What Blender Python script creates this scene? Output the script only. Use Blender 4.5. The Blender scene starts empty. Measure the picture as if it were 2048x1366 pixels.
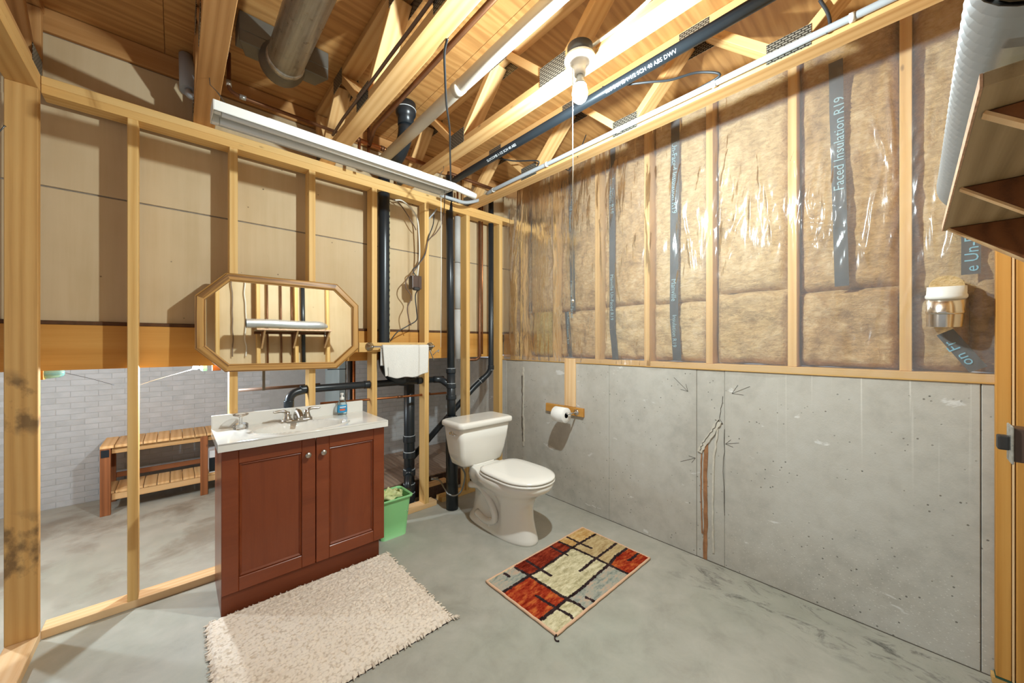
import bpy, bmesh, math, random
from mathutils import Vector, Matrix, noise
random.seed(7)
SC = bpy.context.scene
COL = SC.collection
PI = math.pi

# ---------------------------------------------------------------- camera
FPX, TH, V0, CAMZ = 734.0, math.radians(47.5), 686.0, 1.30
cam_d = bpy.data.cameras.new('camera'); cam = bpy.data.objects.new('camera', cam_d); COL.objects.link(cam)
cam.location = (0, 0, CAMZ); cam.rotation_euler = (PI/2, 0, TH - PI/2)
cam_d.sensor_width = 36; cam_d.lens = FPX/2048*36; cam_d.shift_y = (V0-683)/2048
cam_d.clip_start = 0.02
SC.camera = cam

# ---------------------------------------------------------------- world and exposure
w = bpy.data.worlds.new('world'); SC.world = w; w.use_nodes = True
bg = w.node_tree.nodes['Background']; bg.inputs[0].default_value = (0.80, 0.86, 0.95, 1); bg.inputs[1].default_value = 0.50
SC.view_settings.view_transform = 'Standard'; SC.view_settings.look = 'None'
SC.view_settings.gamma = 1; SC.view_settings.use_curve_mapping = False
SC.view_settings.exposure = 0.24
BULB_W, BULB_COL = 108.0, (0.83, 0.965, 1.0)
BACK2_W = 34.0
BACK_W, BACK_COL = 36.0, (0.74, 0.89, 1.0)
try:
    SC.cycles.use_denoising = True
    SC.cycles.max_bounces = 8; SC.cycles.diffuse_bounces = 4; SC.cycles.adaptive_threshold = .02; SC.cycles.transparent_max_bounces = 12
    SC.cycles.sample_clamp_indirect = 6.0
except Exception:
    pass

# ---------------------------------------------------------------- helpers
_F = Vector((math.cos(TH), math.sin(TH), 0)); _R = Vector((math.sin(TH), -math.cos(TH), 0))
def at(u, v, X=None, Y=None, Z=None):
    """where the sight line through a photo pixel meets a plane of the room"""
    r = _F + _R*((u-1024)/FPX) + Vector((0, 0, (V0-v)/FPX))
    d = X/r.x if X is not None else Y/r.y if Y is not None else (Z-CAMZ)/r.z
    p = r*d; p.z += CAMZ
    return p
def sr(h):
    h = h.lstrip('#'); c = [int(h[i:i+2], 16)/255 for i in (0, 2, 4)]
    return tuple((x/12.92 if x <= .04045 else ((x+.055)/1.055)**2.4) for x in c) + (1,)

MW = {}
def link(o, parent=None, M=None):
    COL.objects.link(o)
    M = M or Matrix()
    o.matrix_basis = M; MW[o.name] = M.copy()
    if parent is not None:
        o.parent = parent; o.matrix_parent_inverse = MW[parent.name].inverted()
    return o
def tag(o, label=None, cat=None, group=None, kind=None):
    if label: o['label'] = label
    if cat: o['category'] = cat
    if group: o['group'] = group
    if kind: o['kind'] = kind
    return o
def thing(name, loc, label=None, cat=None, group=None, kind=None):
    o = bpy.data.objects.new(name, None); o.empty_display_size = .05
    link(o, None, Matrix.Translation(Vector(loc)))
    return tag(o, label, cat, group, kind)
def struct(name, loc=(0, 0, 0), label=None):
    return thing(name, loc, label, None, None, 'structure')

def frame(p0, p1, up=(0, 0, 1)):
    x = (Vector(p1)-Vector(p0)).normalized(); u = Vector(up)
    z = u - x*u.dot(x)
    if z.length < 1e-5: z = Vector((1, 0, 0)) - x*x.x
    z.normalize(); y = z.cross(x)
    M = Matrix((x, y, z)).transposed().to_4x4(); M.translation = Vector(p0)
    return M

class MB:
    def __init__(s): s.v = []; s.f = []; s.sm = []; s.mi = []
    def add(s, vs, fs, smooth=False, mi=0):
        b = len(s.v); s.v += [tuple(v) for v in vs]
        for f in fs: s.f.append([b+i for i in f]); s.sm.append(smooth); s.mi.append(mi)
        return s
    def box(s, a, b, M=None, mi=0):
        vs = [Vector((x, y, z)) for x in (a[0], b[0]) for y in (a[1], b[1]) for z in (a[2], b[2])]
        if M: vs = [M @ v for v in vs]
        return s.add(vs, [(0,1,3,2), (4,6,7,5), (0,4,5,1), (2,3,7,6), (0,2,6,4), (1,5,7,3)], mi=mi)
    def bar(s, p0, p1, a, b, up=(0, 0, 1), mi=0):
        M = frame(p0, p1, up); L = (Vector(p1)-Vector(p0)).length
        return s.box((0, -a/2, -b/2), (L, a/2, b/2), M, mi)
    def tube(s, pts, r, seg=12, cap=True, mi=0, smooth=True):
        pts = [Vector(p) for p in pts]; n = len(pts)
        rs = r if isinstance(r, (list, tuple)) else [r]*n
        T = []
        for i in range(n):
            t = pts[min(i+1, n-1)]-pts[max(i-1, 0)]
            T.append(t.normalized() if t.length > 1e-9 else Vector((0, 0, 1)))
        u = Vector((0, 0, 1)) if abs(T[0].z) < .9 else Vector((1, 0, 0))
        u = (u-T[0]*u.dot(T[0])).normalized()
        vs = []
        for i in range(n):
            u = (u-T[i]*u.dot(T[i])).normalized(); w2 = T[i].cross(u)
            for k in range(seg):
                a = 2*PI*k/seg
                vs.append(pts[i]+(u*math.cos(a)+w2*math.sin(a))*rs[i])
        fs = [(i*seg+k, i*seg+(k+1) % seg, (i+1)*seg+(k+1) % seg, (i+1)*seg+k) for i in range(n-1) for k in range(seg)]
        s.add(vs, fs, smooth, mi)
        if cap:
            b = len(s.v)-len(vs)
            s.f.append([b+k for k in range(seg)][::-1]); s.sm.append(False); s.mi.append(mi)
            s.f.append([b+(n-1)*seg+k for k in range(seg)]); s.sm.append(False); s.mi.append(mi)
        return s
    def lathe(s, prof, M=None, seg=24, mi=0, smooth=True, sx=1, sy=1):
        M = M or Matrix(); vs = []
        for r, z in prof:
            for k in range(seg):
                a = 2*PI*k/seg; vs.append(M @ Vector((r*math.cos(a)*sx, r*math.sin(a)*sy, z)))
        n = len(prof)
        fs = [(i*seg+k, i*seg+(k+1) % seg, (i+1)*seg+(k+1) % seg, (i+1)*seg+k) for i in range(n-1) for k in range(seg)]
        s.add(vs, fs, smooth, mi); b = len(s.v)-len(vs)
        if prof[0][0] > 1e-6: s.f.append([b+k for k in range(seg)][::-1]); s.sm.append(False); s.mi.append(mi)
        if prof[-1][0] > 1e-6: s.f.append([b+(n-1)*seg+k for k in range(seg)]); s.sm.append(False); s.mi.append(mi)
        return s
    def loft(s, rings, smooth=True, mi=0, cap=True):
        n = len(rings); m = len(rings[0]); vs = [p for r in rings for p in r]
        fs = [(i*m+k, i*m+(k+1) % m, (i+1)*m+(k+1) % m, (i+1)*m+k) for i in range(n-1) for k in range(m)]
        s.add(vs, fs, smooth, mi); b = len(s.v)-len(vs)
        if cap:
            s.f.append([b+k for k in range(m)][::-1]); s.sm.append(False); s.mi.append(mi)
            s.f.append([b+(n-1)*m+k for k in range(m)]); s.sm.append(False); s.mi.append(mi)
        return s
    def grid(s, fn, nu, nv, smooth=True, mi=0, mfn=None):
        vs = [fn(i/nu, j/nv) for j in range(nv+1) for i in range(nu+1)]
        b = len(s.v); s.v += [tuple(v) for v in vs]
        for j in range(nv):
            for i in range(nu):
                a = b+j*(nu+1)+i
                s.f.append([a, a+1, a+nu+2, a+nu+1]); s.sm.append(smooth)
                s.mi.append(mfn((i+.5)/nu, (j+.5)/nv) if mfn else mi)
        return s
    def prism(s, poly, M, t, mi=0):
        """2-D outline in the local XY plane of M, thickened along local Z by t"""
        n = len(poly); vs = [M @ Vector((p[0], p[1], z)) for z in (0, t) for p in poly]
        fs = [list(range(n))[::-1], [n+i for i in range(n)]] + [(i, (i+1) % n, n+(i+1) % n, n+i) for i in range(n)]
        return s.add(vs, fs, mi=mi)
    def mesh(s, name, mats, bevel=0, bseg=1):
        me = bpy.data.meshes.new(name); me.from_pydata(s.v, [], s.f); me.update()
        for m in (mats if isinstance(mats, (list, tuple)) else [mats]): me.materials.append(m)
        me.polygons.foreach_set('use_smooth', s.sm); me.polygons.foreach_set('material_index', s.mi)
        bm = bmesh.new(); bm.from_mesh(me)
        bmesh.ops.recalc_face_normals(bm, faces=bm.faces)
        if bevel:
            es = [e for e in bm.edges if len(e.link_faces) == 2 and e.calc_face_angle(0) > .6]
            bmesh.ops.bevel(bm, geom=es, offset=bevel, segments=bseg, affect='EDGES', profile=.6, clamp_overlap=True)
        bm.to_mesh(me); bm.free(); me.update()
        return me
    def build(s, name, mats, parent=None, bevel=0, M=None, bseg=1):
        return link(bpy.data.objects.new(name, s.mesh(name, mats, bevel, bseg)), parent, M)

_bc = {}
def board(name, p0, p1, a, b, m, parent=None, up=(0, 0, 1), bev=.002):
    """a plank: length from p0 to p1 along local X (the grain), a across, b along up; alike planks share a mesh"""
    L = (Vector(p1)-Vector(p0)).length
    key = (round(L, 4), round(a, 4), round(b, 4), m.name, bev)
    if key not in _bc:
        q = MB().box((0, -a/2, -b/2), (L, a/2, b/2)); _bc[key] = q.mesh(name, m, bev)
    return link(bpy.data.objects.new(name, _bc[key]), parent, frame(p0, p1, up))
def curve_pts(pts, rad, n=6):
    """round the corners of a polyline"""
    P = [Vector(p) for p in pts]; out = [P[0]]
    for i in range(1, len(P)-1):
        a = (P[i-1]-P[i]); b = (P[i+1]-P[i]); r = min(rad, a.length*.49, b.length*.49)
        p, q = P[i]+a.normalized()*r, P[i]+b.normalized()*r
        for k in range(n+1):
            t = k/n; out.append(p*(1-t)**2 + P[i]*2*t*(1-t) + q*t*t)
    return out + [P[-1]]
def spline(pts, n=8):
    P = [Vector(p) for p in pts]; P = [P[0]*2-P[1]] + P + [P[-1]*2-P[-2]]; out = []
    for i in range(1, len(P)-2):
        for k in range(n):
            t = k/n; a, b, c, d = P[i-1], P[i], P[i+1], P[i+2]
            out.append(.5*((2*b)+(c-a)*t+(2*a-5*b+4*c-d)*t*t+(3*b-a-3*c+d)*t**3))
    return out + [P[-2]]
def along(p, d):
    """matrix at p whose local Z is d"""
    z = Vector(d).normalized(); x = Vector((0, 0, 1)) if abs(z.z) < .9 else Vector((1, 0, 0))
    x = (x-z*x.dot(z)).normalized(); y = z.cross(x)
    M = Matrix((x, y, z)).transposed().to_4x4(); M.translation = Vector(p)
    return M
def text_mesh(name, s, size, M, m, parent, ext=.0006):
    c = bpy.data.curves.new(name, 'FONT'); c.body = s; c.size = size; c.extrude = ext; c.resolution_u = 2
    o = bpy.data.objects.new(name, c); COL.objects.link(o)
    dg = bpy.context.evaluated_depsgraph_get()
    me = bpy.data.meshes.new_from_object(o.evaluated_get(dg)); me.name = name
    COL.objects.unlink(o); bpy.data.objects.remove(o); bpy.data.curves.remove(c)
    me.materials.clear(); me.materials.append(m)
    return link(bpy.data.objects.new(name, me), parent, M)
def nz(x, y=0, z=0): return noise.noise(Vector((x, y, z)))

# ---------------------------------------------------------------- materials
class NT:
    def __init__(s, name):
        s.m = bpy.data.materials.new(name); s.m.use_nodes = True; s.t = s.m.node_tree
        s.b = s.t.nodes['Principled BSDF']; s.out = s.t.nodes['Material Output']
    def n(s, typ, ins=None, **kw):
        q = s.t.nodes.new(typ)
        for k, v in kw.items(): setattr(q, k, v)
        for k, v in (ins or {}).items():
            if hasattr(v, 'is_output') or isinstance(v, bpy.types.NodeSocket): s.t.links.new(v, q.inputs[k])
            else: q.inputs[k].default_value = v
        return q
    def coord(s, kind='Object', scale=(1, 1, 1), rnd=0.0, loc=(0, 0, 0)):
        c = s.n('ShaderNodeTexCoord').outputs[kind]
        if rnd:
            oi = s.n('ShaderNodeObjectInfo').outputs['Random']
            k = s.n('ShaderNodeMath', {0: oi, 1: rnd}, operation='MULTIPLY').outputs[0]
            c = s.n('ShaderNodeVectorMath', {0: c, 1: k}, operation='ADD').outputs[0]
        return s.n('ShaderNodeMapping', {'Vector': c, 'Scale': scale, 'Location': loc}).outputs[0]
    def noise(s, vec, scale, detail=4, rough=.55, dist=0):
        return s.n('ShaderNodeTexNoise', {'Vector': vec, 'Scale': scale, 'Detail': detail, 'Roughness': rough, 'Distortion': dist}).outputs['Fac']
    def ramp(s, fac, stops, mode='LINEAR'):
        r = s.n('ShaderNodeValToRGB', {0: fac}); cr = r.color_ramp; cr.interpolation = mode
        while len(cr.elements) < len(stops): cr.elements.new(.5)
        for e, (p, c) in zip(cr.elements, stops): e.position = p; e.color = sr(c) if isinstance(c, str) else c
        return r.outputs[0]
    def mix(s, fac, a, b, blend='MIX'):
        q = s.n('ShaderNodeMix', data_type='RGBA', blend_type=blend)
        for i, v in ((0, fac), (6, a), (7, b)):
            if isinstance(v, bpy.types.NodeSocket): s.t.links.new(v, q.inputs[i])
            else: q.inputs[i].default_value = sr(v) if isinstance(v, str) else v
        return q.outputs[2]
    def math(s, op, a, b=0.0, clamp=False):
        return s.n('ShaderNodeMath', {0: a, 1: b}, operation=op, use_clamp=clamp).outputs[0]
    def set(s, **kw):
        for k, v in kw.items():
            k = k.replace('_', ' ')
            if isinstance(v, bpy.types.NodeSocket): s.t.links.new(v, s.b.inputs[k])
            else: s.b.inputs[k].default_value = v
        return s
    def bump(s, h, strength=.3, dist=.002):
        s.t.links.new(s.n('ShaderNodeBump', {'Height': h, 'Strength': strength, 'Distance': dist}).outputs[0], s.b.inputs['Normal'])
        return s

def plain(name, col, rough=.5, metal=0, var=.0, scale=20, spec=.5, bump=0, coat=0, **kw):
    t = NT(name); c = sr(col)
    if var:
        v = t.noise(t.coord(rnd=9), scale, 5)
        c = t.ramp(v, [(.25, tuple(x*(1-var) for x in c[:3])+(1,)), (.75, tuple(min(1, x*(1+var)) for x in c[:3])+(1,))])
        if bump: t.bump(v, bump, .003)
    t.set(Base_Color=c, Roughness=rough, Metallic=metal, Specular_IOR_Level=spec, **kw)
    if coat: t.set(Coat_Weight=coat, Coat_Roughness=.15)
    return t.m

def wood(name, light, mid, dark, gx=.8, gy=34, knots=True, rough=.62, tint=.16, coat=0, ring=.3):
    """sawn timber: grain runs along the plank's own X axis"""
    t = NT(name)
    warp = t.coord(scale=(gx, gy*.5, gy*.5), rnd=37)
    fine = t.noise(t.coord(scale=(gx*3, gy*6, gy*6), rnd=37), 1.6, 3, .6)
    g1 = t.noise(warp, 1.0, 5, .62, .35)
    wv = t.n('ShaderNodeTexWave', {'Vector': warp, 'Scale': .55, 'Distortion': 7.0, 'Detail': 3.0, 'Detail Scale': .8}, wave_type='BANDS', bands_direction='Y').outputs['Fac']
    g = t.mix(ring, g1, wv)
    g = t.math('ADD', t.math('MULTIPLY', g, .8), t.math('MULTIPLY', fine, .2))
    col = t.ramp(g, [(.15, dark), (.45, mid), (.8, light)])
    if knots:
        kv = t.n('ShaderNodeTexVoronoi', {'Vector': t.coord(scale=(5.5, 13, 13), rnd=37), 'Scale': 1.0}).outputs['Distance']
        k = t.ramp(kv, [(.0, (1, 1, 1, 1)), (.05, (.7, .7, .7, 1)), (.10, (0, 0, 0, 1))])
        keep = t.ramp(t.noise(t.coord(scale=(2, 5, 5), rnd=37), 1.3, 1), [(.52, (0, 0, 0, 1)), (.56, (1, 1, 1, 1))])
        col = t.mix(t.math('MULTIPLY', t.math('MULTIPLY', k, keep), .8), col, tuple(x*.30 for x in sr(dark)[:3])+(1,))
    rnd = t.n('ShaderNodeObjectInfo').outputs['Random']
    hs = t.n('ShaderNodeHueSaturation', {'Color': col, 'Hue': .5, 'Saturation': 1.0,
             'Value': t.math('ADD', t.math('MULTIPLY', rnd, tint), 1-tint*.5)})
    t.set(Base_Color=hs.outputs[0], Roughness=rough, Specular_IOR_Level=.35)
    if coat: t.set(Coat_Weight=coat, Coat_Roughness=.18)
    t.bump(g, .25, .0015)
    return t.m

M = {}
M['stud'] = wood('stud_pine', 'e4bf80', 'd9ac68', 'bf8c4a')
M['stud_old'] = wood('stud_aged', 'd9ad6e', 'cc9c5c', 'a97a42', tint=.1)
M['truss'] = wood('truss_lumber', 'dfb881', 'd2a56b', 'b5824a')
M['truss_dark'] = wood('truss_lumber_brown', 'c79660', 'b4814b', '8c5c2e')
M['pine_fresh'] = wood('pine_fresh', 'f0cfa2', 'e6bd8a', 'd09b62', tint=.08)
M['beam'] = wood('beam_fir', 'd6a055', 'c68c41', 'a56e2d', gx=.7, gy=26, tint=.05)
M['bark'] = plain('rough_dark_edge', '5a3a20', .85, var=.35, scale=30, bump=.5)
M['oak'] = wood('oak_frame', 'bd8f52', 'a8783c', '5a3512', gx=3.0, gy=120, knots=False, rough=.38, coat=.3, ring=.75, tint=.1)
M['cherry'] = wood('cherry_veneer', '8a4422', '7a3819', '612a10', gx=1.0, gy=22, knots=False, rough=.34, coat=.35, ring=.15, tint=.04)
M['cherry_dark'] = wood('cherry_toe', '7a3d20', '6b3219', '522310', gx=1.4, gy=16, knots=False, rough=.4, ring=.25, tint=.04)
M['bench_pine'] = wood('bench_plank', 'd9b483', 'cba06b', 'a1743f', tint=.22)
M['bench_brown'] = wood('bench_leg', '9a5f38', '85502c', '5d341a', tint=.1)
M['shelf_ply'] = wood('shelf_ply', 'b09a78', '98825f', '6f5b3d', knots=False, ring=.3)
M['shelf_dark'] = wood('shelf_bracket', '8f5a30', '7a4a26', '4a2a12')
M['shelf_edge'] = plain('chip_edge', 'c8a184', .85, var=.35, scale=90, bump=.4)
M['vinyl_plank'] = wood('vinyl_plank', '98816f', '85705f', '65534a', gx=1.4, gy=30, knots=False, rough=.45)

def m_post():
    # aged stud with hand smudges at two heights and a split knot
    mm = wood('stud_smudged', 'd9ad6e', 'cc9c5c', 'a97a42', tint=.04)
    t = NT.__new__(NT); t.m = mm; t.t = mm.node_tree; t.b = t.t.nodes['Principled BSDF']; t.out = t.t.nodes['Material Output']
    old = t.b.inputs['Base Color'].links[0].from_socket
    c = t.coord(); x = t.n('ShaderNodeSeparateXYZ', {0: c}).outputs[0]
    def band(lo, hi): return t.math('MULTIPLY', t.n('ShaderNodeMapRange', {0: x, 1: lo, 2: lo+.06, 3: 0., 4: 1.}).outputs[0], t.n('ShaderNodeMapRange', {0: x, 1: hi, 2: hi-.06, 3: 0., 4: 1.}).outputs[0])
    bands = t.math('ADD', band(.85, 1.16), band(.22, .56), True)
    sm = t.math('MULTIPLY', t.ramp(t.noise(t.coord(scale=(1, 1.6, 1)), 9, 5, .55), [(.47, (0, 0, 0, 1)), (.62, (1, 1, 1, 1))]), bands)
    t.set(Base_Color=t.mix(t.math('MULTIPLY', sm, .7), old, '4f3c2c'))
    return mm
M['post'] = m_post()
def m_plywood():
    t = NT('subfloor_plywood')
    c = t.coord(scale=(.55, 5.0, 5.0), rnd=23)
    g1 = t.noise(c, 1.6, 5, .6, 1.2)
    wv = t.n('ShaderNodeTexWave', {'Vector': c, 'Scale': 1.1, 'Distortion': 14, 'Detail': 4, 'Detail Scale': 1.6}, bands_direction='Y').outputs['Fac']
    fine = t.noise(t.coord(scale=(3, 90, 90), rnd=23), 1.2, 3)
    g = t.math('ADD', t.math('MULTIPLY', t.mix(.4, g1, wv), .78), t.math('MULTIPLY', fine, .22))
    col = t.ramp(g, [(.15, 'a0703c'), (.5, 'bd894e'), (.85, 'cf9f62')])
    kv = t.n('ShaderNodeTexVoronoi', {'Vector': t.coord(scale=(1.1, 3.2, 3.2), rnd=23), 'Scale': 1.3}).outputs['Distance']
    k = t.ramp(kv, [(0, (1, 1, 1, 1)), (.05, (0, 0, 0, 1))])
    col = t.mix(t.math('MULTIPLY', k, .5), col, '5a3414')
    t.set(Base_Color=col, Roughness=.6); t.bump(g, .2, .001)
    return t.m
M['ply'] = m_plywood()

def m_concrete_wall():
    t = NT('poured_concrete'); c = t.coord()
    a = t.noise(c, 1.6, 6, .6, .3); b = t.noise(c, 14, 6, .65); f = t.noise(c, 160, 3)
    col = t.ramp(t.math('ADD', t.math('MULTIPLY', a, .6), t.math('MULTIPLY', b, .4)), [(.3, 'a5a097'), (.52, 'bdb8ae'), (.75, 'c9c5bd')])
    # pale lime runs, only in the zone below the sill near the camera end
    st = t.noise(t.coord(scale=(1, 60, .5)), 1.4, 2, .4)
    xyz = t.n('ShaderNodeSeparateXYZ', {0: c})
    zone = t.math('MULTIPLY', t.n('ShaderNodeMapRange', {0: xyz.outputs[1], 1: .75, 2: .35, 3: 0., 4: 1.}).outputs[0],
                  t.n('ShaderNodeMapRange', {0: xyz.outputs[2], 1: .62, 2: 1.1, 3: 0., 4: 1.}).outputs[0])
    run = t.math('MULTIPLY', t.ramp(st, [(.66, (0, 0, 0, 1)), (.72, (1, 1, 1, 1))]), zone)
    col = t.mix(t.math('MULTIPLY', run, .5), col, 'e2ded5')
    # whitewash smears
    sm = t.ramp(t.noise(t.coord(scale=(1, 2.2, 6)), 2.1, 5, .6, .4), [(.665, (0, 0, 0, 1)), (.70, (1, 1, 1, 1))])
    col = t.mix(t.math('MULTIPLY', sm, .6), col, 'e6e5e2')
    # bug holes
    v = t.n('ShaderNodeTexVoronoi', {'Vector': c, 'Scale': 30.0, 'Randomness': 1.0}).outputs['Distance']
    keep = t.ramp(t.noise(c, 5, 2), [(.44, (0, 0, 0, 1)), (.56, (1, 1, 1, 1))])
    hole = t.math('MULTIPLY', t.ramp(v, [(.08, (1, 1, 1, 1)), (.13, (0, 0, 0, 1))]), keep)
    col = t.mix(t.math('MULTIPLY', hole, .7), col, '4a443c')
    # flecks of spilt plaster low down
    v2 = t.n('ShaderNodeTexVoronoi', {'Vector': t.coord(scale=(1, 1, 1.6)), 'Scale': 60.0}).outputs['Distance']
    low = t.n('ShaderNodeMapRange', {0: xyz.outputs[2], 1: .55, 2: .2, 3: 0., 4: 1.}).outputs[0]
    fl = t.math('MULTIPLY', t.ramp(v2, [(.13, (1, 1, 1, 1)), (.2, (0, 0, 0, 1))]), t.math('MULTIPLY', low, .55))
    fl = t.math('MULTIPLY', fl, t.n('ShaderNodeMapRange', {0: xyz.outputs[1], 1: 1.0, 2: .5, 3: 0., 4: 1.}).outputs[0])
    col = t.mix(fl, col, 'e6e3dc')
    t.set(Base_Color=col, Roughness=.82, Specular_IOR_Level=.3)
    h = t.math('SUBTRACT', t.math('MULTIPLY', b, .5), hole)
    t.bump(t.math('ADD', h, t.math('MULTIPLY', f, .25)), .45, .004)
    return t.m
M['conc'] = m_concrete_wall()

def m_floor():
    t = NT('concrete_slab'); c = t.coord()
    a = t.noise(c, 1.1, 6, .6, .6); b = t.noise(c, 7, 7, .68, .4); f = t.noise(c, 90, 4)
    g = t.math('ADD', t.math('MULTIPLY', a, .55), t.math('MULTIPLY', b, .45))
    col = t.ramp(g, [(.3, '8f8c81'), (.47, 'a7a499'), (.6, 'b4b0a5'), (.75, 'c0bcb2')])
    green = t.ramp(t.noise(t.coord(loc=(4, 2, 0)), .9, 4, .6), [(.5, (0, 0, 0, 1)), (.7, (1, 1, 1, 1))])
    col = t.mix(t.math('MULTIPLY', green, .35), col, '9fa796')
    xyz = t.n('ShaderNodeSeparateXYZ', {0: c})
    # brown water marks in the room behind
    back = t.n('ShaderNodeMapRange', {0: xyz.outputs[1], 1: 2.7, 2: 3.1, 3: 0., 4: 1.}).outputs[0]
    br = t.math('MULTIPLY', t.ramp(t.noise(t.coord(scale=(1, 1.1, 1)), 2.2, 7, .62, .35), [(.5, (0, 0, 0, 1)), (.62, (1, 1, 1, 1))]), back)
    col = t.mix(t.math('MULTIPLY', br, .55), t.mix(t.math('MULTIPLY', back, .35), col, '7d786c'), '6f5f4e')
    # black tar scuffs along the right wall
    strip = t.math('MULTIPLY', t.n('ShaderNodeMapRange', {0: xyz.outputs[0], 1: 1.98, 2: 2.12, 3: 0., 4: 1.}).outputs[0],
                   t.n('ShaderNodeMapRange', {0: xyz.outputs[1], 1: 1.05, 2: .75, 3: 0., 4: 1.}).outputs[0])
    scuff = t.math('MULTIPLY', t.ramp(t.noise(t.coord(scale=(2.6, 1.1, 1)), 5.5, 8, .75, .8), [(.52, (0, 0, 0, 1)), (.66, (1, 1, 1, 1))]), strip)
    col = t.mix(t.math('MULTIPLY', scuff, .85), col, '454440')
    t.set(Base_Color=col, Roughness=t.ramp(b, [(.3, (.42,)*3+(1,)), (.7, (.68,)*3+(1,))]), Specular_IOR_Level=.4)
    t.bump(t.math('ADD', b, t.math('MULTIPLY', f, .3)), .18, .003)
    return t.m
M['floor'] = m_floor()

def m_beige():
    t = NT('buff_wallboard'); c = t.coord()
    st = t.noise(t.coord(scale=(14, 1, .8)), 1.0, 5, .6, .2); a = t.noise(c, 2.2, 4)
    col = t.ramp(t.math('ADD', t.math('MULTIPLY', st, .5), t.math('MULTIPLY', a, .5)), [(.3, 'bfa47b'), (.55, 'ceb58f'), (.8, 'd6c09d')])
    v = t.n('ShaderNodeTexVoronoi', {'Vector': c, 'Scale': 9.0}).outputs['Distance']
    col = t.mix(t.ramp(v, [(.03, (.8, .8, .8, 1)), (.05, (0, 0, 0, 1))]), col, '5a4734')
    t.set(Base_Color=col, Roughness=.75); t.bump(st, .08, .001)
    return t.m
M['beige'] = m_beige()
M['beige_tape'] = plain('board_joint', '8d8172', .8, var=.2, scale=60)

def m_painted_brick():
    t = NT('painted_block'); c = t.coord('Object', rnd=5)
    a = t.noise(c, 9, 5); b = t.noise(c, 60, 4)
    t.set(Base_Color=t.ramp(a, [(.3, 'a4a4a3'), (.7, 'b4b4b4')]), Roughness=.7); t.bump(t.math('ADD', a, t.math('MULTIPLY', b, .5)), .35, .004)
    return t.m
M['brick'] = m_painted_brick()
M['mortar'] = plain('painted_mortar', 'a6a5a2', .8, var=.06, scale=25, bump=.3)
M['column'] = plain('painted_column', '8d9a9c', .6, var=.1, scale=6)

def m_glassfibre(name, lo, mid, hi):
    t = NT(name); c = t.coord(rnd=13)
    a = t.noise(c, 5, 6, .65, .8); b = t.noise(t.coord(scale=(1, 1, 2.2), rnd=13), 26, 6, .7, .5)
    g = t.math('ADD', t.math('MULTIPLY', a, .55), t.math('MULTIPLY', b, .45))
    t.set(Base_Color=t.ramp(g, [(.36, lo), (.5, mid), (.64, hi)]), Roughness=.95, Specular_IOR_Level=.1)
    t.bump(t.math('ADD', t.math('MULTIPLY', a, 1.4), b), .8, .016)
    return t.m
M['fibre'] = m_glassfibre('glass_fibre', '96754a', 'c29d68', 'dcbf92')
M['fibre_pale'] = m_glassfibre('glass_fibre_pale', 'a38456', 'cfb07e', 'e4caa0')
M['fibre_yellow'] = m_glassfibre('glass_fibre_yellow', '8f7738', 'b99d52', 'd0b976')

def m_poly():
    t = NT('clear_poly_sheet')
    for q in list(t.t.nodes):
        if q != t.out: t.t.nodes.remove(q)
    c = t.coord(); cz = t.coord(scale=(1, 7, 1.1))
    n1 = t.noise(cz, 2.4, 3, .5, .5); n2 = t.noise(t.coord(scale=(1, 34, 6)), 1.0, 3, .5, .4)
    bp = t.n('ShaderNodeBump', {'Height': t.math('ADD', n1, t.math('MULTIPLY', n2, .22)), 'Strength': .4, 'Distance': .02})
    tr = t.n('ShaderNodeBsdfTransparent', {'Color': (.97, .96, .95, 1)})
    gl = t.n('ShaderNodeBsdfGlossy', {'Color': (1, 1, 1, 1), 'Roughness': .17, 'Normal': bp.outputs[0]})
    df = t.n('ShaderNodeBsdfDiffuse', {'Color': (.75, .74, .74, 1)})
    fr = t.n('ShaderNodeFresnel', {'IOR': 1.45, 'Normal': bp.outputs[0]})
    m1 = t.n('ShaderNodeMixShader', {0: .13, 1: tr.outputs[0], 2: df.outputs[0]})
    m2 = t.n('ShaderNodeMixShader', {0: t.math('MULTIPLY', fr.outputs[0], .75, True), 1: m1.outputs[0], 2: gl.outputs[0]})
    t.t.links.new(m2.outputs[0], t.out.inputs[0])
    return t.m
M['poly'] = m_poly()

def m_toothed():
    t = NT('toothed_plate')
    c = t.coord('Object')
    br = t.n('ShaderNodeTexBrick', {'Vector': c, 'Color1': (1, 1, 1, 1), 'Color2': (.9, .9, .9, 1), 'Mortar': (0, 0, 0, 1), 'Scale': 1.0, 'Mortar Size': .0022, 'Brick Width': .022, 'Row Height': .0095})
    t.set(Base_Color=t.mix(br.outputs[0], '37332c', 'a29c8e'), Metallic=.55, Roughness=.45)
    t.bump(br.outputs[0], .6, .002)
    return t.m
M['plate'] = m_toothed()
def m_galv():
    t = NT('galvanised'); g = t.noise(t.coord(scale=(16, .4, 16)), 1.5, 5, .6); s = t.noise(t.coord(), 40, 4)
    t.set(Base_Color=t.ramp(g, [(.3, '8f8b82'), (.5, 'bdbab2'), (.7, 'd9d8d2')]), Metallic=.7, Roughness=t.ramp(s, [(.3, (.25,)*3+(1,)), (.7, (.42,)*3+(1,))]))
    return t.m
M['galv'] = m_galv()
M['galv_dark'] = plain('galvanised_dull', '77736a', .55, .7, var=.15, scale=9)
M['alu'] = plain('bright_aluminium', 'd8d2c8', .22, 1.0, var=.05, scale=30)
M['flex'] = plain('flexible_foil', 'cfd2d4', .33, .75, var=.06, scale=30)
M['chrome'] = plain('chrome', 'dedede', .12, 1.0)
M['nickel'] = plain('brushed_nickel', 'b7b0a6', .3, 1.0)
M['steel'] = plain('steel', '8d8d8a', .38, .9)
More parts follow.
